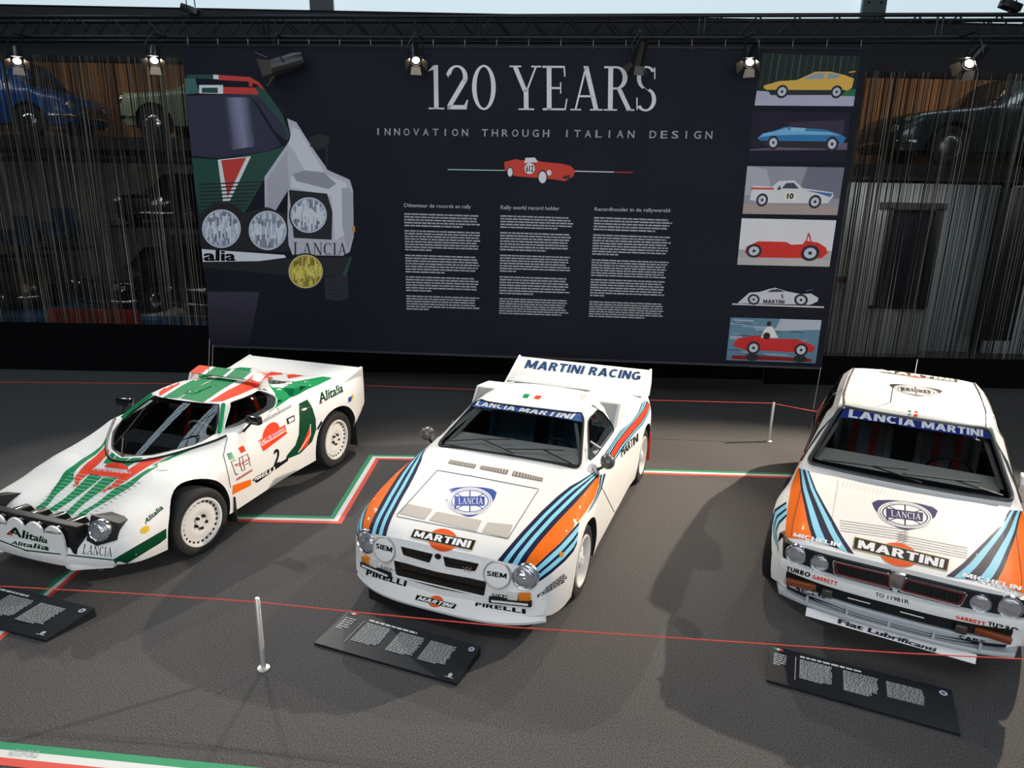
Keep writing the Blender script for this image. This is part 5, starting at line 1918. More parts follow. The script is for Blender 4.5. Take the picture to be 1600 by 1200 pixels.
    rows_mesh(T, 'sponsor_print', D((600, 950), (765, 822), (785, 890), (590, 1010)), 5, .9, random.Random(3), INKK, 1, .72, (.05, .16), .03)
    T.text('sponsor_lettering', 'VS', D((532, 1005), (600, 965), (596, 1000), (530, 1035)), INKK, 1, bold=.05, shear=.3)
    TW.text('wing_lettering', 'MARTINI RACING', C((440, 118), (1400, 222), (1390, 290), (420, 188)), mat('deep_blue_ink', (.02, .06, .16), .7, spec=.08), 1, bold=.06, shear=.12)
    # small shield over the grille
    T.shape('nose_badge', [circ(.5, .5, .5, .5, 24)], A((742, 448), (802, 455), (800, 505), (742, 498)), CHROME, 3)
    T.shape('nose_badge_face', [circ(.5, .5, .38, .38, 24)], A((742, 448), (802, 455), (800, 505), (742, 498)), INKK, 4)
    T.shape('side_marker', [circ(.5, .5, .5, .5, 16)], D((708, 650), (745, 650), (745, 695), (708, 695)), AMBER, 6)
    # door
    T.line('door_gap', C((985, 1020), (1230, 1500), (1340, 1190)), .8, LINE)
    T.text('door_lettering', 'MARTINI', C((1225, 860), (1370, 725), (1370, 795), (1230, 930)), INKK, 3, bold=.02)
    return root, T
MID, TMID = build_middle()
# ------------------------------------------------------------------ white boxy hatchback (right)
def build_right():
    root = thing('rally_car', 'white boxy rally hatchback with orange, black and light blue stripes beside the right edge', 'car', (3.0188, 4.8239, 0), R(-118.849))
    lo = [(.6, .24), (.3, .24), (0, .24)]
    rows = [
        (.79, [(0, .735), (.35, .735), (.62, .72, -.03), (.71, .695, -.08), (.74, .62, -.07), (.755, .50, -.06), (.74, .36, -.06), (.62, .33, -.02), (.35, .33), (0, .33)]),
        (.68, [(0, .762), (.35, .762), (.62, .75), (.735, .70, -.03), (.79, .60, -.05), (.81, .48, -.05), (.80, .32, -.05), (.6, .28), (.3, .28), (0, .28)]),
        (.32, [(0, .815), (.35, .815), (.63, .80), (.755, .745), (.875, .63), (.89, .47), (.86, .26)] + lo),
        (.0, [(0, .855), (.35, .855), (.65, .84), (.77, .79), (.905, .67), (.915, .48), (.87, .25)] + lo),
        (-.24, [(0, .878), (.35, .878), (.69, .868), (.79, .815), (.88, .67), (.89, .48), (.86, .24)] + lo),
        (-.38, [(0, .895, .05), (.35, .895, .04), (.765, .89), (.81, .85), (.855, .66), (.862, .48), (.85, .24)] + lo),
        (-1.03, [(0, 1.33, .04), (.33, 1.325, .03), (.59, 1.30), (.80, .88), (.848, .66), (.856, .48), (.84, .24)] + lo),
        (-1.8, [(0, 1.365), (.34, 1.36), (.59, 1.33), (.80, .89), (.848, .66), (.858, .48), (.84, .24)] + lo),
        (-2.52, [(0, 1.35), (.33, 1.345), (.575, 1.32), (.80, .90), (.89, .67), (.895, .48), (.86, .25)] + lo),
        (-2.95, [(0, .98), (.33, .98), (.64, .97), (.78, .89), (.86, .66), (.86, .48), (.84, .28), (.6, .27), (.3, .27), (0, .27)]),
        (-3.10, [(0, .86), (.33, .86), (.62, .86), (.74, .83), (.79, .66), (.79, .50), (.77, .36), (.6, .34), (.3, .34), (0, .34)]),
    ]
    me = loft(rows, sharp_i=(5, 6, 8), sharp_j=(6,), nj=(4, 4, 3, 4, 3, 3), bulge=(.0, .02))
    smooth(me)
    uncut = me.copy()
    bvh = bvh_of(uncut)
    body = link('body_shell', me, WHITE, root)
    ws = round_poly([(-.74, .912), (.74, .912), (.565, 1.295), (-.565, 1.295)], .05)
    dw = round_poly([(-.62, .92), (-1.55, .93), (-1.55, 1.27), (-1.12, 1.26)], .04)
    rw = round_poly([(-1.63, .93), (-2.35, .94), (-2.45, 1.26), (-1.63, 1.27)], .04)
    cuts = [(cyl_y(0, .31, .375, .55, 1.1), WELL), (cyl_y(0, .31, .375, -1.1, -.55), WELL),
            (cyl_y(-2.48, .31, .375, .5, 1.1), WELL), (cyl_y(-2.48, .31, .375, -1.1, -.5), WELL),
            (cabin([(-.36, .3, .74, .80, .6, .81), (-.52, .3, .755, .86, .66, .90), (-1.06, .3, .755, .88, .545, 1.285), (-2.40, .3, .755, .88, .53, 1.30), (-2.6, .3, .75, .88, .50, 1.15)]), CABIN),
            (prism([(-.05, .10), (.66, .10), (.60, .50), (.42, .60), (.25, .66), (-.05, .60)], .62, 1.1, 'y'), WELL), (prism([(-.05, .10), (.66, .10), (.60, .50), (.42, .60), (.25, .66), (-.05, .60)], -1.1, -.62, 'y'), WELL),
            (prism(ws, -.1, -1.2, 'x'), BLACK),
            ]
    for s in (1, -1):
        a, b = (.4, 1.2) if s > 0 else (-1.2, -.4)
        cuts += [(prism(dw, a, b, 'y'), BLACK), (prism(rw, a, b, 'y'), BLACK)]
    boolean(body, cuts)
    smooth(body.data, 32)
    T = Target(root, bvh)
    link('windscreen', glass_from(uncut, lambda c, n: -1.12 < c.x < -.35 and in_poly((c.y, c.z), grow(ws, .03)) and n.x > .3, .010, 1), GLASS, root)
    for s in (1, -1):
        for w_ in (dw, rw):
            link('side_window', glass_from(uncut, lambda c, n: c.y * s > .4 and in_poly((c.x, c.z), grow(w_, .03)) and abs(n.y) > .4), GLASS, root)
            pane_edge(root, bvh, w_, 'y', s, 2., .008)
        # roof gutter
        g = surf_loop(bvh, [(-.47, .895), (-.75, 1.10), (-1.02, 1.305), (-1.4, 1.325), (-2.0, 1.335), (-2.5, 1.325)], 'y', s, 2., .006)
        link('roof_gutter', tube(g, .009, 6), mat('dark_trim', (.05, .045, .04), .35), root)
    wsl = surf_loop(bvh, resample(ws + [ws[0]], .05)[:-1], 'x', 1, 3., 0)
    link('windscreen_seal', tube(wsl, .018, 6, True), mat('seal_trim', (.06, .06, .065), .3, coat=.6), root)
    # ---- nose
    grf = [(-.405, .705), (.405, .705), (.385, .585), (-.385, .585)]
    for s in (1, -1):
        g = round_poly([(s * .045, .695), (s * .395, .692), (s * .375, .592), (s * .025, .592)], .02)
        link('grille_frame', tube([(.842, p[0], p[1]) for p in g], .008, 6, True), CHROME, root)
        g2 = round_poly([(s * .055, .684), (s * .382, .682), (s * .362, .602), (s * .036, .602)], .02)
        fr = link('grille_insert', tube([(.845, p[0], p[1]) for p in g2], .0028, 5, True), mat('grille_red', (.30, .02, .015), .5), root)
        bm = bmesh.new()
        for k in range(6):
            add_box(bm, (.838, s * .21, .61 + k * .014), (.01, .33, .003))
        for k in range(5):
            add_box(bm, (.838, s * (.08 + k * .07), .645), (.01, .003, .085))
        link('grille_mesh', bm_mesh(bm, 'gm'), mat('dark_mesh', (.02, .02, .02), .5), fr)
        d = Vector((1, .05 * s, .05))
        lamp(root, 'headlamp', (.785, s * .640, .640), d, .070, RIBBED)
        lamp(root, 'inner_headlamp', (.812, s * .480, .632), d, .058, RIBBED)
        # amber indicator below the band, the bumper's shade painted into its orange
        link('indicator', box((.842, s * .575, .448), (.04, .20, .048), Matrix.Rotation(-s * .12, 4, 'Z'), .01), mat('indicator_orange_shaded', (.20, .042, .008), .4), root)
        link('fog_lamp', box((.875, s * .40, .45), (.04, .07, .06), None, .01), mat('fog_glass', (.05, .045, .04), .2, coat=.6), root)
    # centre shield of the grille
    link('grille_shield', prism([(-.045, .72), (.045, .72), (.030, .64), (.014, .58), (-.014, .58), (-.030, .64)], .825, .86, 'x', .004), CHROME, root)
    TB = None
    # white bumper band and dark valance, wrapped round the corners
    def wrap(name, z0, z1, xc, ymax, back, thick, material, n=25, sweep=.11):
        bm = bmesh.new()
        rg = []
        pts = []
        for k in range(n):
            t = -1 + 2 * k / (n - 1)
            pts.append((xc - sweep * abs(t) ** 3, t * (ymax - .03)))
        pts = [(back, -ymax - .03), (xc - sweep - .12, -ymax)] + pts + [(xc - sweep - .12, ymax), (back, ymax + .03)]
        for i, (x, y) in enumerate(pts):
            a = Vector(pts[max(i - 1, 0)])
            b = Vector(pts[min(i + 1, len(pts) - 1)])
            d = (b - a).normalized()
            nx = Vector((d.y, -d.x))
            q = Vector((x, y)) - nx * thick
            rg.append([bm.verts.new((x, y, z1)), bm.verts.new((x + nx.x * .006, y + nx.y * .006, (z0 + z1) / 2)), bm.verts.new((x, y, z0)), bm.verts.new((q.x, q.y, z0)), bm.verts.new((q.x, q.y, z1))])
        for A, B in zip(rg, rg[1:]):
            for k in range(5):
                bm.faces.new((A[k], A[(k + 1) % 5], B[(k + 1) % 5], B[k]))
        bm.faces.new(rg[0])
        bm.faces.new(rg[-1][::-1])
        return link(name, bm_mesh(bm, name, 40), material, root)
    wrap('lamp_panel', .572, .700, .828, .755, .62, .10, BLACK, sweep=.072)
    wrap('bumper_opening', .395, .51, .865, .715, .5, .08, BLACK)
    wrap('lower_opening', .335, .39, .87, .70, .5, .06, BLACK)
    band = wrap('bumper', .505, .575, .895, .765, .38, .06, WHITE)
    TB = Target(root, bvh_of(band.data))
    steel = mat('pale_silver', (.50, .53, .56), .45, .2)
    low = wrap('lower_bumper', .305, .338, .915, .745, .40, .10, steel)
    top = wrap('bumper_shelf', .376, .412, .888, .72, .5, .05, steel)
    TS = Target(root, bvh_of(top.data))
    for k in range(2):
        wrap('bumper_slat', .349 + k * .018, .355 + k * .018, .893, .60, .60, .02, steel)
    for y in (-.52, -.26, 0, .26, .52):
        link('slat_post', box((.885 - .05 * abs(y) ** 2.5, y, .36), (.02, .016, .05)), steel, root)
    sg = link('sponsor_board', box((.872, 0, .262), (.012, 1.03, .062), Matrix.Rotation(-.45, 4, 'Y')), WHITE, root)
    TG = Target(root, bvh_of(sg.data))
    # oil pipes seen in the opening
    for y in (-.2, .12):
        link('tow_bar', tube([(.88, y - .07, .46), (.88, y + .07, .46)], .006), STEEL, root)
    # wheels
    for s in (1, -1):
        wheel(root, 0.02, .90, .315, .315, .21, .23, 'multi', s, steer=-.05)
        wheel(root, -2.48, .875, .31, .31, .21, .22, 'multi', s)
    link('axle', tube([(0, -.7, .31), (0, .7, .31)], .03), BLACK, root)
    link('axle', tube([(-2.48, -.7, .31), (-2.48, .7, .31)], .03), BLACK, root)
    # mirror on the driver's door
    link('mirror', prism(round_poly([(-.72, .90), (-.66, .98), (-.68, 1.03), (-.78, 1.04), (-.80, .92)], .02), .80, .93, 'y', .015), WHITE, root)
    # roof wing at the hatch, aerial
    link('aerial', tube([(-1.20, -.18, 1.34), (-1.24, -.18, 1.47)], .004, 5), BLACK, root)
    link('aerial', tube([(-2.40, .02, 1.35), (-2.44, .02, 1.52)], .004, 5), STEEL, root)
    # interior
    link('dashboard', prism([(-.38, .60), (-.38, .852), (-.56, .888), (-.86, .935), (-.88, .62)], -.70, .70, 'y', .015), DASH, root)
    steering(root, (-1.00, .34, .86), (-1, 0, .5), .17, BLACK)
    grey = mat('grey_seat_cloth', (.26, .27, .28), .85)
    redb = mat('red_belt', (.45, .02, .015), .6)
    for s in (1, -1):
        seat(root, -1.50, s * .35, .42, grey, redb)
    bm = bmesh.new()
    for s in (1, -1):
        add_tube(bm, [(-.62, s * .70, .88), (-1.10, s * .52, 1.26), (-1.75, s * .52, 1.27), (-1.75, s * .66, .35)], .019, 8)
    add_tube(bm, [(-1.10, -.52, 1.26), (-1.10, .52, 1.26)], .019, 8)
    add_tube(bm, [(-1.75, -.52, 1.27), (-1.75, .52, 1.27)], .019, 8)
    link('roll_cage', bm_mesh(bm, 'rc', 50), mat('cage_paint', (.35, .33, .30), .5), root)

    def onws(y, z):
        return surf_loop(bvh, [(y, z)], 'x', 1, 3., .02)[0]
    wiper(root, [onws(.12, .925), onws(-.25, .965)], [onws(-.62, .94), onws(-.25, .965), onws(.02, .985)])
    wiper(root, [onws(.66, .925), onws(.34, .97)], [onws(-.02, .955), onws(.34, .97), onws(.52, .98)])
    # ---------------- print
    a1, a3, a4, a5, a6, a7, a8 = (px(1180, 780, 6.6667), px(1380, 880, 7.2727), px(1220, 560, 8), px(1400, 560, 8), px(1220, 700, 8), px(1400, 680, 8), px(1400, 780, 8))
    d5 = a6((232, 255), (250, 500), (290, 700), (340, 950)) + a1((575, 345), (600, 425))
    d0 = a6((352, 290), (440, 520), (560, 740), (680, 950)) + a1((900, 380), (1030, 575))
    oo = a6((215, 250), (132, 470), (88, 750), (55, 1060)) + a1((300, 402),)
    bands(T, 'stripe', d5, d0, [(0, .13, NAVY), (.13, .36, SKY), (.36, .62, NAVY), (.62, .84, SKY), (.84, 1, NAVY)])
    bands(T, 'stripe', oo, d5, [(0, 1, ORANGE)])
    T.line('lid_gap', a6((255, 520), (190, 780), (150, 960), (135, 1110)), .9, LINE, 2, True)
    # flare stripes
    f0 = a1((325, 25), (205, 105), (183, 200), (195, 410))
    f1 = a1((330, 180), (250, 260), (225, 340), (250, 560))
    bands(T, 'flare_stripe', f0, f1, [(0, .16, NAVY), (.16, .42, SKY), (.42, .58, NAVY), (.58, .84, SKY), (.84, 1, NAVY)])
    # side: red and black bands on the doors
    def side(name, pts, m, layer=0):
        for s in (1, -1):
            v, f = grid_split(pts, [tuple(range(len(pts)))], .05)
            vs = [surf_loop(bvh, [p], 'y', s, 2., .0025 + .0007 * layer) for p in v]
            if all(vs):
                T._emit(name, [q[0] for q in vs], f, m, None, None)
    side('side_stripe', [(-.50, .80), (-2.9, .80), (-2.9, .87), (-.50, .855)], RED)
    side('side_stripe', [(-.50, .70), (-2.9, .70), (-2.9, .78), (-.50, .78)], NAVY)
    side('side_stripe', [(-.50, .63), (-2.9, .63), (-2.9, .69), (-.50, .69)], SKY)
    # hood ridges and louvres
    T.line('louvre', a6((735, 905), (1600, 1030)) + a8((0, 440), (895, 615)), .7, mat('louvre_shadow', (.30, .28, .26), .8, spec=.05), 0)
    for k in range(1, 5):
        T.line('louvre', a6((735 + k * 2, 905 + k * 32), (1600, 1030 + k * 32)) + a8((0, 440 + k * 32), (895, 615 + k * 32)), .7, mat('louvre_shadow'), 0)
    for k in range(34):
        t = k / 33
        A = Vector((1220 + 800 / 8, 700 + 420 / 8)).lerp(Vector((1400 + 900 / 8, 680 + 900 / 8)), t)
        B = Vector((1220 + 790 / 8, 700 + 490 / 8)).lerp(Vector((1400 + 895 / 8, 680 + 965 / 8)), t)
        T.line('cowl_louvre', [tuple(A), tuple(B.lerp(A, 0) + Vector((-3, 0)))], .9, mat('louvre_tan', (.62, .56, .48), .7), 0)
    T.line('bonnet_ridge', a6((720, 410), (650, 840), (630, 930)), 1.2, mat('ridge_shade', (.55, .54, .53), .5), 0, True)
    emblem(T, [(1362, 777), (1466, 790), (1462, 834), (1366, 822)], mat('indigo_paint', (.035, .03, .12), .7, spec=.08))
    bar_logo(T, [(1335, 839), (1484, 874), (1480, 893), (1332, 858)], [(1377, 843), (1438, 856), (1430, 892), (1372, 878)], 1)
    # roof print
    emblem(T, [(1388, 598), (1473, 608), (1472, 624), (1394, 614)], INKK)
    bar_logo(T, [(1368, 576), (1496, 593), (1497, 598), (1366, 581)], [(1405, 576), (1455, 583), (1456, 594), (1404, 587)], 1)
    T.poly('green_square', a5((148, 650), (192, 655), (188, 712), (144, 706)), GREEN, 1)
    T.poly('red_square', a5((228, 660), (272, 666), (268, 735), (222, 728)), RED, 1)
    # sun strip
    T.poly('sun_strip', a4((795, 638), (1600, 745)) + a5((0, 720), (600, 810), (1090, 895), (1150, 925), (1185, 1012), (700, 945), (0, 838)) + a4((1590, 845), (1100, 780), (735, 738)), mat('sun_strip_navy', (.022, .035, .22), .7, spec=.08), 2, label='dark blue strip across the top of the windscreen')
    T.text('sun_strip_lettering', 'LANCIA MARTINI', a4((860, 640),) + a5((1085, 900), (1085, 985)) + a4((842, 738),), INKW, 5, bold=.08)
    # lettering over the lamps, on the bumper, shelf and board
    T.text('tyre_lettering', 'MICHELIN', a1((405, 352), (895, 462), (885, 506), (395, 392)), INKW, 4, bold=.05)
    T.text('tyre_lettering', 'MICHELIN', a3((905, 108), (1570, 268), (1555, 316), (895, 158)), INKW, 4, bold=.05)
    TB.text('bumper_lettering', 'TURBO', a1((332, 697), (582, 767), (568, 812), (325, 738)), INKK, 1, bold=.05)
    TB.text('bumper_lettering', 'GARRETT', a1((605, 785), (862, 860), (850, 900), (598, 822)), RED, 1, bold=.05)
    TB.text('bumper_lettering', 'GARRETT', a3((832, 590), (1165, 668), (1158, 708), (825, 625)), RED, 1, bold=.05)
    TB.text('bumper_lettering', 'TURBO', a3((1195, 660), (1545, 740), (1535, 800), (1190, 705)), INKK, 1, bold=.05)
    TB.text('number_plate', 'TO 11981R', a1((1255, 968),) + a3((295, 418), (292, 465)) + a1((1248, 1005),), INKK, 1, bold=.015)
    TS.text('shelf_lettering', 'CARELLO', a1((325, 888), (745, 1000), (738, 1040), (318, 915)), INKK, 1, bold=.05)
    TS.text('shelf_lettering', 'CARELLO', a3((865, 815), (1450, 945), (1440, 985), (860, 845)), INKK, 1, bold=.05)
    TG.text('board_lettering', 'Fiat Lubrificanti', px(1180, 900, 6.6667)((870, 440),) + a3((615, 965), (590, 1010)) + px(1180, 900, 6.6667)((855, 490),), mat('navy_ink', (.01, .02, .06), .5), 1, bold=.05)
    return root, T
RGT, TRGT = build_right()
# ------------------------------------------------------------------ white and green wedge coupe (left)
def build_left():
    root = thing('rally_car', 'white wedge-shaped rally coupe with green and red stripes and a wraparound windscreen', 'car', (-3.5282, 5.654, 0), R(-108.19))
    lo = [(.55, .2), (.3, .2), (0, .2)]
    rows = [
        (.86, [(0, .41), (.3, .41, -.01), (.55, .405, -.08), (.69, .40, -.15), (.715, .36, -.15), (.72, .31, -.15), (.70, .26, -.15), (.55, .25, -.08), (.3, .25, -.01), (0, .25)]),
        (.60, [(0, .50), (.28, .505), (.52, .545), (.72, .54), (.82, .43, -.03), (.84, .33, -.03), (.82, .24, -.03)] + lo),
        (.27, [(0, .60), (.28, .61), (.52, .642), (.735, .612), (.87, .49), (.885, .36), (.86, .22)] + lo),
        (.05, [(0, .685), (.28, .69), (.52, .705), (.735, .675), (.89, .55), (.90, .38), (.87, .21)] + lo),
        (-.30, [(0, .722, .30), (.28, .728, .20), (.50, .752, .03), (.725, .752, -.08), (.87, .60), (.875, .40), (.86, .20)] + lo),
        (-.60, [(0, .735, .57), (.26, .748, .435), (.49, .795, .20), (.70, .86, -.06), (.855, .62), (.865, .40), (.85, .20)] + lo),
        (-.95, [(0, 1.095, .12), (.24, 1.09, .10), (.44, 1.075, .01), (.715, .878), (.83, .62), (.845, .40), (.835, .20)] + lo),
        (-1.28, [(0, 1.13), (.26, 1.125), (.455, 1.095), (.718, .895), (.82, .62), (.835, .40), (.82, .20)] + lo),
        (-1.55, [(0, 1.11), (.26, 1.105), (.46, 1.07), (.722, .912), (.83, .63), (.845, .40), (.83, .20)] + lo),
        (-1.95, [(0, .99), (.26, .995), (.48, 1.0), (.735, .962), (.895, .70), (.905, .44), (.87, .22)] + lo),
        (-2.30, [(0, .94), (.3, .945), (.52, .965), (.76, .965), (.93, .73), (.935, .47), (.89, .26), (.55, .25), (.3, .25), (0, .25)]),
        (-2.60, [(0, .93), (.3, .93), (.54, .95), (.79, .95), (.91, .72), (.91, .52), (.86, .36), (.55, .34), (.3, .34), (0, .34)]),
        (-2.84, [(0, .93), (.3, .93), (.56, .945), (.81, .955), (.865, .75), (.865, .60), (.81, .47), (.6, .45), (.3, .45), (0, .45)]),
    ]
    me = loft(rows, sharp_i=(5, 6), sharp_j=(6,), nj=(4, 4, 4, 4, 3, 3), bulge=(.02, .01))
    smooth(me)
    uncut = me.copy()
    bvh = bvh_of(uncut)
    body = link('body_shell', me, WHITE, root)
    ws = [(.03, .752), (-.20, .770), (-.45, .818), (-.64, .872), (-.905, 1.068), (-.80, 1.090), (-.5, 1.02), (.03, .79)]
    dw = round_poly([(-.70, .885), (-1.36, .93), (-1.50, 1.0), (-1.42, 1.085), (-1.0, 1.075), (-.955, 1.065)], .05)
    cuts = [(cyl_y(-.03, .30, .375, .55, 1.1), WELL), (cyl_y(-.03, .30, .375, -1.1, -.55), WELL),
            (cyl_y(-2.16, .33, .395, .5, 1.1), WELL), (cyl_y(-2.16, .33, .395, -1.1, -.5), WELL),
            (cabin([(.0, .25, .16, .66, .10, .675), (-.15, .25, .32, .68, .2, .72), (-.35, .25, .50, .735, .34, .80), (-.62, .25, .64, .82, .42, .925), (-.90, .25, .665, .84, .41, 1.05), (-1.28, .25, .665, .86, .41, 1.085), (-1.50, .25, .66, .87, .41, 1.07)]), CABIN),
            (prism(ws, -1.0, 1.0, 'y'), BLACK),
            (prism(dw, .35, 1.2, 'y'), WHITE), (prism(dw, -1.2, -.35, 'y'), WHITE)]
    boolean(body, cuts)
    smooth(body.data, 32)
    T = Target(root, bvh)
    gws = grow(ws, .035)
    link('windscreen', glass_from(uncut, lambda c, n: in_poly((c.x, c.z), gws) and n.z > .05 and abs(c.y) < .72, .010, 2), GLASS, root)
    for s in (1, -1):
        link('side_window', glass_from(uncut, lambda c, n: c.y * s > .3 and in_poly((c.x, c.z), grow(dw, .035)) and abs(n.y) > .3), GLASS, root)
        pane_edge(root, bvh, dw, 'y', s, 2., .007, m=WHITE)
        a = surf_loop(bvh, [(-.66, .872), (-.78, .965), (-.92, 1.065)], 'y', s, 2., .004)
        link('pillar_trim', tube(a, .020, 6), GREEN, root)
    base = surf_loop(bvh, [(.02, y * .0 + .742) for y in (0,)], 'x', 1, 3.)
    # lower windscreen seal follows the wrap
    seal = []
    for k in range(25):
        t = -1 + 2 * k / 24
        y = t * .68
        x = -.035 - .62 * abs(t) ** 1.65
        h = bvh.ray_cast(Vector((x, y, 2)), Vector((0, 0, -1)))
        if h[0] is not None:
            seal.append(h[0] + h[1] * .003)
    link('windscreen_seal', tube(seal, .013, 6), BLACK, root)
    # ---- nose: lamp pod with scalloped cover
    cx = .86
    pod = link('lamp_pod', prism([(.62, .48), (.72, .575), (.80, .585), (.835, .37), (.80, .33), (.62, .40)], -.47, .47, 'y', .01), BLACK, root)
    sc = [(-.40, .345)]
    for c_ in (-.30, -.10, .10, .30):
        for k in range(9):
            a = PI - PI * k / 8
            sc.append((c_ + .100 * math.cos(a), .48 + .110 * math.sin(a)))
    sc.append((.40, .345))
    cov = link('pod_cover', prism(sc, .845, .862, 'x'), WHITE, root)
    TP = Target(root, bvh_of(cov.data))
    for c_ in (-.30, -.10, .10, .30):
        link('pod_lamp', lathe([(0, -.22), (.085, -.2), (.098, -.05), (.098, .035), (0, .04)], 28, frame((.80, c_, .475), (1, 0, 0))), BLACKG, pod)
    # headlamps in black raised boxes
    for s in (1, -1):
        bm = bmesh.new()
        fr = [(.675, .49, .632), (.625, .705, .575), (.685, .72, .46), (.755, .60, .425), (.755, .50, .455)]
        bk = [(.46, .50, .57), (.46, .70, .555), (.45, .74, .45), (.5, .60, .40), (.48, .50, .42)]
        F = [bm.verts.new((p[0], s * p[1], p[2])) for p in fr]
        B = [bm.verts.new((p[0], s * p[1], p[2])) for p in bk]
        bm.faces.new(F)
        bm.faces.new(B[::-1])
        for k in range(5):
            bm.faces.new((F[k], F[(k + 1) % 5], B[(k + 1) % 5], B[k]))
        hb = link('headlamp_box', bm_mesh(bm, 'hb'), BLACK, root)
        lamp(hb, 'headlamp', (.712, s * .600, .535), (1, .25 * s, .22), .082, RIBBED)
    # chin spoiler, tow eye, valance in dark green
    chin = [(.86, 0), (.85, .3), (.78, .55), (.69, .705)]
    bm = bmesh.new()
    for s in (1, -1):
        add_prism(bm, [(.70, s * .66), (.83, s * .38), (.82, s * .30), (.60, s * .30), (.60, s * .66)], .235, .262, 'z')
    ch = bm_mesh(bm, 'chin')
    for s in (1, -1):
        link('chin_spoiler', prism([(.71, s * .68), (.85, s * .42), (.84, s * .34), (.60, s * .34), (.60, s * .68)], .225, .262, 'z', .005), WHITE, root)
        link('tow_eye', tube([(.72 + .022 * math.cos(2 * PI * k / 12), s * .57, .215 + .022 * math.sin(2 * PI * k / 12)) for k in range(12)], .005, 5, True), STEEL, root)
    # wheels
    for s in (1, -1):
        wheel(root, -.03, .885, .30, .30, .212, .24, 'disc', s, steer=-.10)
        wheel(root, -2.15, .895, .33, .33, .225, .28, 'disc', s)
        link('mud_flap', box((-.46, s * .77, .22), (.012, .22, .26)), RUBBER, root)
        link('mud_flap', box((-2.58, s * .78, .26), (.012, .24, .30)), RUBBER, root)
    link('axle', tube([(-.03, -.7, .30), (-.03, .7, .30)], .03), BLACK, root)
    link('axle', tube([(-2.15, -.7, .33), (-2.15, .7, .33)], .03), BLACK, root)
    # tail wing
    bl = [(-2.52, .935), (-2.86, 1.012), (-2.885, 1.005), (-2.86, .90), (-2.70, .88)]
    w = link('tail_wing', prism(bl, -.80, .80, 'y', .008), WHITE, root)
    for s in (1, -1):
        link('wing_end', prism([(-2.45, .93), (-2.885, 1.02), (-2.90, .78), (-2.75, .74)], s * .795, s * .835, 'y', .008), WHITE, w)
    # roof vane
    z0 = 1.185
    segs = [(-.46, -.30, RED), (-.30, -.245, WHITE), (-.245, -.02, GREEN), (-.02, .02, WHITE), (.02, .245, GREEN), (.245, .30, WHITE), (.30, .46, RED)]
    vane = None
    for a, b, m_ in segs:
        bm = bmesh.new()
        add_prism(bm, [(-1.46, 1.165), (-1.60, 1.21), (-1.63, 1.205), (-1.50, 1.145)], a, b, 'y')
        o = link('roof_vane', bm_mesh(bm, 'v'), m_, root)
    for s in (1, -1):
        link('vane_support', prism([(-1.44, 1.08), (-1.48, 1.16), (-1.56, 1.18), (-1.58, 1.06)], s * .45, s * .475, 'y'), WHITE, root)
    # roof hatch vent
    link('roof_vent', prism([(-.93, 1.108), (-1.0, 1.135), (-1.20, 1.14), (-1.22, 1.125)], -.06, .06, 'y', .006), GREEN, root)
    link('aerial', tube([(-1.42, -.18, 1.115), (-1.50, -.18, 1.55)], .0035, 5), STEEL, root)
    # rear louvre deck and buttress scoops
    for k in range(6):
        link('deck_louvre', prism([(-1.66 - k * .09, 1.085 - k * .027), (-1.73 - k * .09, 1.088 - k * .027), (-1.74 - k * .09, 1.06 - k * .027)], -.36, .36, 'y'), mat('louvre_black', (.02, .02, .02), .5), root)
    for s in (1, -1):
        link('scoop', prism([(-1.66, .96), (-1.70, 1.045), (-1.80, 1.055), (-2.02, .99), (-2.0, .95)], s * .56, s * .70, 'y', .012), GREEN, root)
        link('scoop_mouth', prism([(-1.78, 1.00), (-1.80, 1.04), (-1.90, 1.015)], s * .698, s * .704, 'y'), BLACK, root)
    # mirrors
    for s in (1, -1):
        mr = link('mirror', box((-.90, s * .80, .955), (.07, .17, .085), Matrix.Rotation(-s * .15, 4, 'Z'), .018), BLACKG, root)
        link('mirror_stalk', tube([(-.80, s * .745, .86), (-.87, s * .78, .92)], .012, 6), BLACK, mr)
    # door hinge stay and sill
    # interior
    link('dashboard', prism([(-.20, .5), (-.20, .715), (-.42, .745), (-.66, .79), (-.70, .55)], -.46, .46, 'y', .01), mat('dash_black', (.05, .05, .055), .7), root)
    steering(root, (-.80, .28, .80), (-1, 0, .6), .155, mat('tan_leather', (.38, .31, .20), .6))
    red = mat('red_belt', (.45, .02, .015), .6)
    for s in (1, -1):
        seat(root, -1.22, s * .30, .22, mat('black_seat_cloth', (.02, .02, .022), .9), red)
    bm = bmesh.new()
    for s in (1, -1):
        add_tube(bm, [(-.62, s * .58, .80), (-.95, s * .38, 1.03), (-1.38, s * .39, 1.05), (-1.42, s * .58, .3)], .017, 8)
    add_tube(bm, [(-1.38, -.39, 1.05), (-1.38, .39, 1.05)], .017, 8)
    link('roll_cage', bm_mesh(bm, 'rc', 50), BLACK, root)
    link('cage_padding', tube([(-1.38, .40, 1.03), (-1.41, .5, .75)], .028, 8), RED, root)
    link('cage_padding', tube([(-1.385, .42, 1.0), (-1.385, .30, 1.04)], .026, 8), YELLOW, root)
    link('rear_mirror', box((-.78, .0, 1.03), (.03, .18, .05), None, .01), mat('mirror_bronze', (.35, .28, .18), .2, .8), root)
    # wiper
    h = [bvh.ray_cast(Vector((x, y, 2)), Vector((0, 0, -1)))[0] + Vector((0, 0, .02)) for x, y in ((-.09, .0), (-.30, -.20), (-.55, -.34))]
    h2 = [bvh.ray_cast(Vector((x, y, 2)), Vector((0, 0, -1)))[0] + Vector((0, 0, .02)) for x, y in ((-.20, -.22), (-.40, -.24), (-.68, -.30))]
    wiper(root, h[:2], h2)
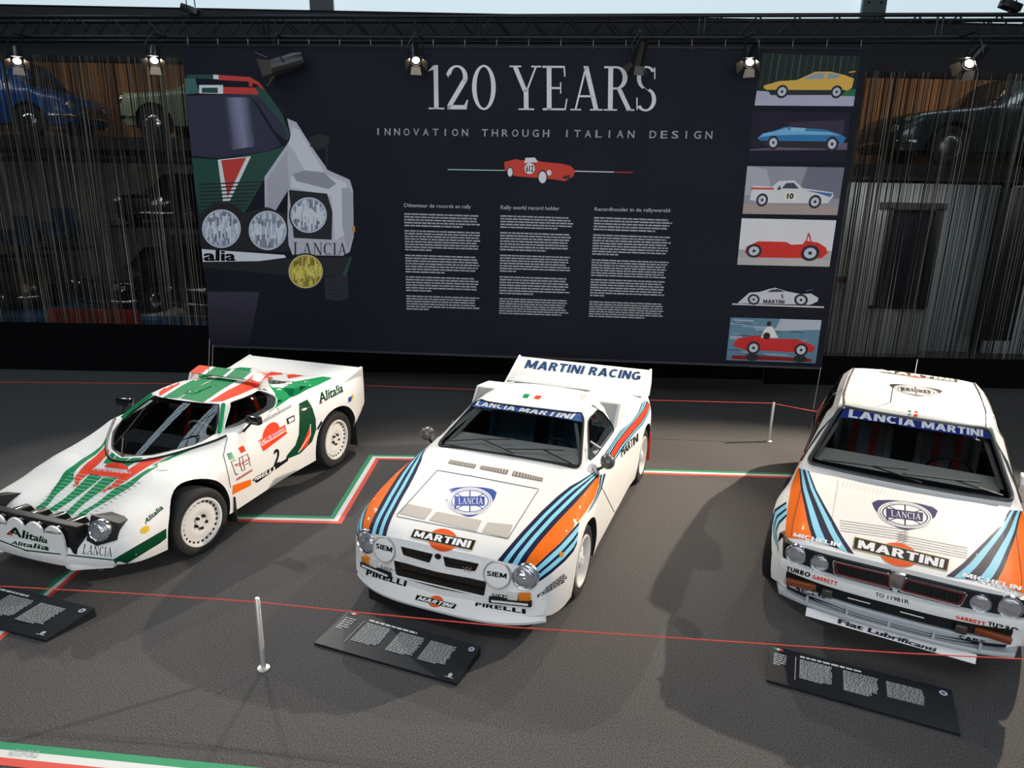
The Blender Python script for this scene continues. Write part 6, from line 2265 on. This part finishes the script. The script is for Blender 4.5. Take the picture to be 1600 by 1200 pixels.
    # ---------------- print
    s5, s6, s7, s8 = px(0, 730, 5.3333), px(150, 550, 5.3333), px(300, 540, 5.3333), px(200, 700, 5.3333)
    # bonnet: inner greens, red chevron, outer greens
    Lout = s6((860, 790), (640, 880), (520, 950), (380, 1040)) + s5((1110, 150), (900, 280), (740, 370), (690, 425))
    Lin = s6((620, 870), (500, 925), (350, 1025), (230, 1110)) + s5((960, 165), (800, 300), (660, 380), (620, 425))
    bands(T, 'bonnet_stripe', Lout, Lin, [(0, .9, GREEN)])
    Rr0 = s6((430, 885), (300, 960), (180, 1060), (60, 1180)) + s5((860, 190), (820, 215))
    Rr1 = s6((600, 865), (440, 950), (300, 1040), (170, 1130)) + s5((935, 150), (850, 200))
    bands(T, 'bonnet_stripe', Rr1, Rr0, [(0, 1, RED)], 1)
    # middle greens
    Lm0 = s6((210, 905), (240, 935)) + s5((975, 95), (860, 180), (700, 300), (590, 400))
    Lc = s6((215, 885), (230, 925)) + s5((870, 75), (740, 190), (600, 320), (530, 385))
    bands(T, 'bonnet_stripe', s5((980, 90), (860, 185), (700, 305), (600, 400)), s5((865, 85), (745, 195), (620, 310), (540, 385)), [(0, 1, GREEN)])
    bands(T, 'bonnet_stripe', s6((395, 880), (260, 960)), s6((195, 885), (85, 940)), [(0, .46, GREEN), (.54, 1, GREEN)])
    # louvre blades over the greens
    pal = mat('louvre_pale', (.35, .62, .55), .35, coat=.5)
    for k in range(12):
        t = k / 11
        A = Vector(s5((590, 50))[0]).lerp(Vector(s5((330, 345))[0]), t)
        B = Vector(s5((1130, 130))[0]).lerp(Vector(s5((700, 415))[0]), t)
        T.line('bonnet_louvre', [tuple(A), tuple(B)], .8, pal, 3)
        T.line('louvre_gap', [tuple(A + Vector((-3, 2))), tuple(A + Vector((-9, 2)))], .7, LINE, 3)
        T.line('louvre_gap', [tuple(B + Vector((2, 0))), tuple(B + Vector((8, 1.2)))], .7, LINE, 3)
    # rally plate on the bonnet
    T.poly('rally_plate', s5((760, 10), (1110, 45), (985, 90), (740, 60)), RED, 4)
    T.text('rally_plate_lettering', 'RALLYE SANREMO', s5((785, 12), (1100, 42), (1085, 60), (770, 28)), INKW, 5, bold=.03)
    T.shape('rally_plate_arch', [circ(.5, 0, .5, 1, 20, 0, 189)], s6((90, 915), (280, 935), (270, 985), (70, 960)), RED, 4)
    # roof stripes: from the far edge to the near edge
    def rb(f):
        a = [(525, 335), (720, 215), (900, 150), (1040, 140)]
        b = [(1060, 415), (1240, 345), (1400, 275), (1490, 215)]
        return [Vector(p).lerp(Vector(q), f) for p, q in zip(a, b)]
    c0, c1, c2, c3, c4, c5, c6 = [s6(*p) for p in (
        [(525, 335), (640, 255), (760, 190), (860, 145)],
        [(530, 370), (690, 270), (830, 200), (960, 150)],
        [(548, 385), (710, 285), (860, 205), (1000, 152)],
        [(690, 385), (850, 290), (1000, 215), (1120, 165)],
        [(895, 420), (1040, 320), (1180, 235), (1280, 175)],
        [(945, 415), (1090, 325), (1240, 250), (1350, 190)],
        [(1050, 412), (1200, 355), (1350, 290), (1480, 215)])]
    bands(T, 'roof_stripe', c0, c1, [(0, 1, RED)], mirror=False)
    bands(T, 'roof_stripe', c2, c3, [(0, .96, GREEN)], mirror=False)
    bands(T, 'roof_stripe', c3, c4, [(.03, 1, GREEN)], mirror=False)
    bands(T, 'roof_stripe', c5, c6, [(0, 1, RED)], mirror=False)
    # rear quarter
    T.poly('quarter_panel_green', s7((640, 330), (735, 290), (830, 405), (825, 430), (640, 560), (690, 490), (692, 400)), GREEN, 0, True)
    T.poly('deck_green', s7((830, 420), (760, 290), (860, 300), (1090, 258), (1170, 270), (1050, 330)), GREEN, 0, True)
    T.poly('deck_red', s7((790, 245), (880, 235), (930, 252), (800, 275)), RED, 1, True)
    # door swoosh
    T.poly('side_swoosh', s7((890, 485), (960, 450), (1000, 510), (1030, 610), (1035, 700), (1000, 800), (900, 900), (780, 950), (790, 915), (860, 830), (890, 740), (895, 600)), DKGREEN, 0, True, label='dark green swoosh ahead of the rear wheel')
    T.poly('side_flash', s7((985, 665), (990, 740), (960, 830), (885, 890), (930, 800)), RED, 2, True)
    T.line('side_flash_edge', s7((985, 655), (985, 740), (930, 820), (885, 890)), 1.2, WHITE, 3, True)
    # green lower valance of the nose
    T.poly('valance', s5((940, 770), (1385, 510), (1385, 590), (1330, 635), (1060, 800), (975, 820)), DKGREEN, 0, True)
    T.line('valance', s5((200, 690), (600, 735), (940, 772)), 2.0, DKGREEN, 0, True)
    # lettering
    TP.text('cover_lettering', 'Alitalia', s5((62, 480), (405, 590), (395, 635), (55, 560)), DKGREEN, 1, bold=.03)
    TP.text('cover_sign', 'CARELLO', s5((358, 522), (505, 545), (503, 562), (356, 540)), INKK, 1, bold=.02)
    TP.text('cover_sign', 'CARELLO', s5((-70, 440), (60, 462), (58, 478), (-72, 458)), INKK, 1, bold=.02)
    T.text('nose_lettering', 'LANCIA', s5((700, 645), (940, 672), (935, 745), (685, 720)), INKK, 1, serif=True)
    T.text('nose_lettering', 'Alitalia', s5((105, 612), (425, 650), (415, 698), (95, 640)), DKGREEN, 1, bold=.03)
    T.text('wing_lettering', 'Alitalia', s5((1205, 435), (1340, 312), (1365, 345), (1210, 480)), DKGREEN, 1, bold=.02)
    T.shape('yellow_sticker', [circ(.5, .5, .5, .5, 24)], s5((1175, 500), (1250, 480), (1240, 545), (1165, 560)), YELLOW, 1)
    T.text('quarter_lettering', 'Alitalia', s7((1050, 400), (1250, 312), (1260, 385), (1060, 490)), DKGREEN, 1, bold=.03)
    T.poly('blue_sticker', s7((1300, 435), (1328, 420), (1328, 460), (1300, 475)), BLUE, 1)
    T.poly('yellow_sticker', s7((1330, 412), (1345, 405), (1345, 440), (1330, 448)), YELLOW, 1)
    for q in (s5((80, 530), (105, 538), (110, 570), (72, 560)), s7((1068, 455), (1085, 448), (1088, 478), (1070, 488))):
        (TP if q[0][1] > 820 else T).shape('letter_accent', [[(0, 0), (1, 0), (.5, 1)]], q, RED, 3)
    # door print
    T.poly('green_square', s6((1088, 850), (1130, 835), (1155, 885), (1112, 905)), mat('flag_green', (.0, .20, .08), .4), 1)
    T.poly('red_square', s6((1185, 800), (1225, 778), (1248, 825), (1208, 845)), RED, 1)
    for a, b in (((1125, 915), (1165, 1025)), ((1190, 880), (1215, 990)), ((1215, 870), (1240, 980)), ((1262, 850), (1285, 950))):
        T.line('team_lettering', s6(a, b), .9, INKK, 1)
    for a, b in (((1125, 915), (1160, 898)), ((1150, 945), (1200, 925)), ((1165, 1025), (1185, 1012)), ((1190, 885), (1262, 850)), ((1225, 920), (1275, 895)), ((1215, 990), (1240, 978)), ((1240, 940), (1268, 925))):
        T.line('team_lettering', s6(a, b), .9, INKK, 1)
    for x, y in ((1160, 945), (1185, 945), (1210, 930), (1240, 905), (1265, 890)):
        T.shape('team_mark', [[(0, 0), (1, 0), (.5, 1)]], s6((x, y - 12), (x + 18, y - 18), (x + 20, y + 2), (x + 2, y + 8)), RED, 2)
    rows_mesh(T, 'team_name', s6((1168, 1055), (1300, 975), (1305, 995), (1172, 1078)), 1, 1, random.Random(2), mat('dull_red', (.45, .12, .08), .5), 1, .8, (.06, .1), .02)
    T.poly('rally_plate', s6((1350, 740), (1575, 605), (1590, 680), (1395, 828)), RED, 1)
    T.shape('rally_plate_arch', [circ(.5, 0, .5, 1, 20, 0, 189)], s6((1385, 625), (1520, 560), (1530, 640), (1385, 720)), RED, 1)
    T.text('rally_plate_lettering', 'RALLYE SANREMO', s6((1358, 745), (1575, 622), (1580, 650), (1368, 778)), INKW, 2, bold=.02)
    T.line('rally_plate_line', s6((1372, 785), (1582, 655)), 1.2, INKW, 2)
    T.text('door_number', '2', s6((1480, 815), (1530, 798), (1530, 940), (1475, 960)), INKK, 4, bold=.03)
    T.poly('sponsor_bar', s6((1300, 1070), (1330, 1040), (1600, 880), (1600, 905), (1340, 1090)), INKK, 1)
    T.poly('sponsor_orange', s6((1140, 1110), (1290, 1060), (1290, 1110), (1135, 1190)), ORANGE, 1)
    T.text('sponsor_lettering', 'PIRELLI', s6((1325, 1048), (1490, 948), (1490, 985), (1312, 1082)), INKW, 2, bold=.03)
    T.poly('number_light', s7((785, 610), (850, 578), (858, 625), (795, 658)), INKK, 1)
    T.poly('number_light', s7((800, 615), (845, 592), (850, 620), (808, 645)), INKW, 2)
    rows_mesh(T, 'crew_names', s7((580, 625), (825, 490), (828, 525), (585, 665)), 1, 1, random.Random(4), mat('grey_ink', (.25, .24, .24), .6), 1, .7, (.03, .06), .025)
    T.poly('small_sticker', s6((515, 930), (600, 905), (605, 985), (520, 990)), WHITE, 3)
    T.line('door_gap', s6((1095, 705), (1062, 860), (1080, 930), (1105, 1040), (1120, 1130)), .9, LINE, 1)
    # air slot behind the door
    T.poly('intake_slot', s7((1040, 690), (1075, 625), (1085, 640), (1050, 705)), BLACK, 3, True)
    return root, T
LFT, TLFT = build_left()
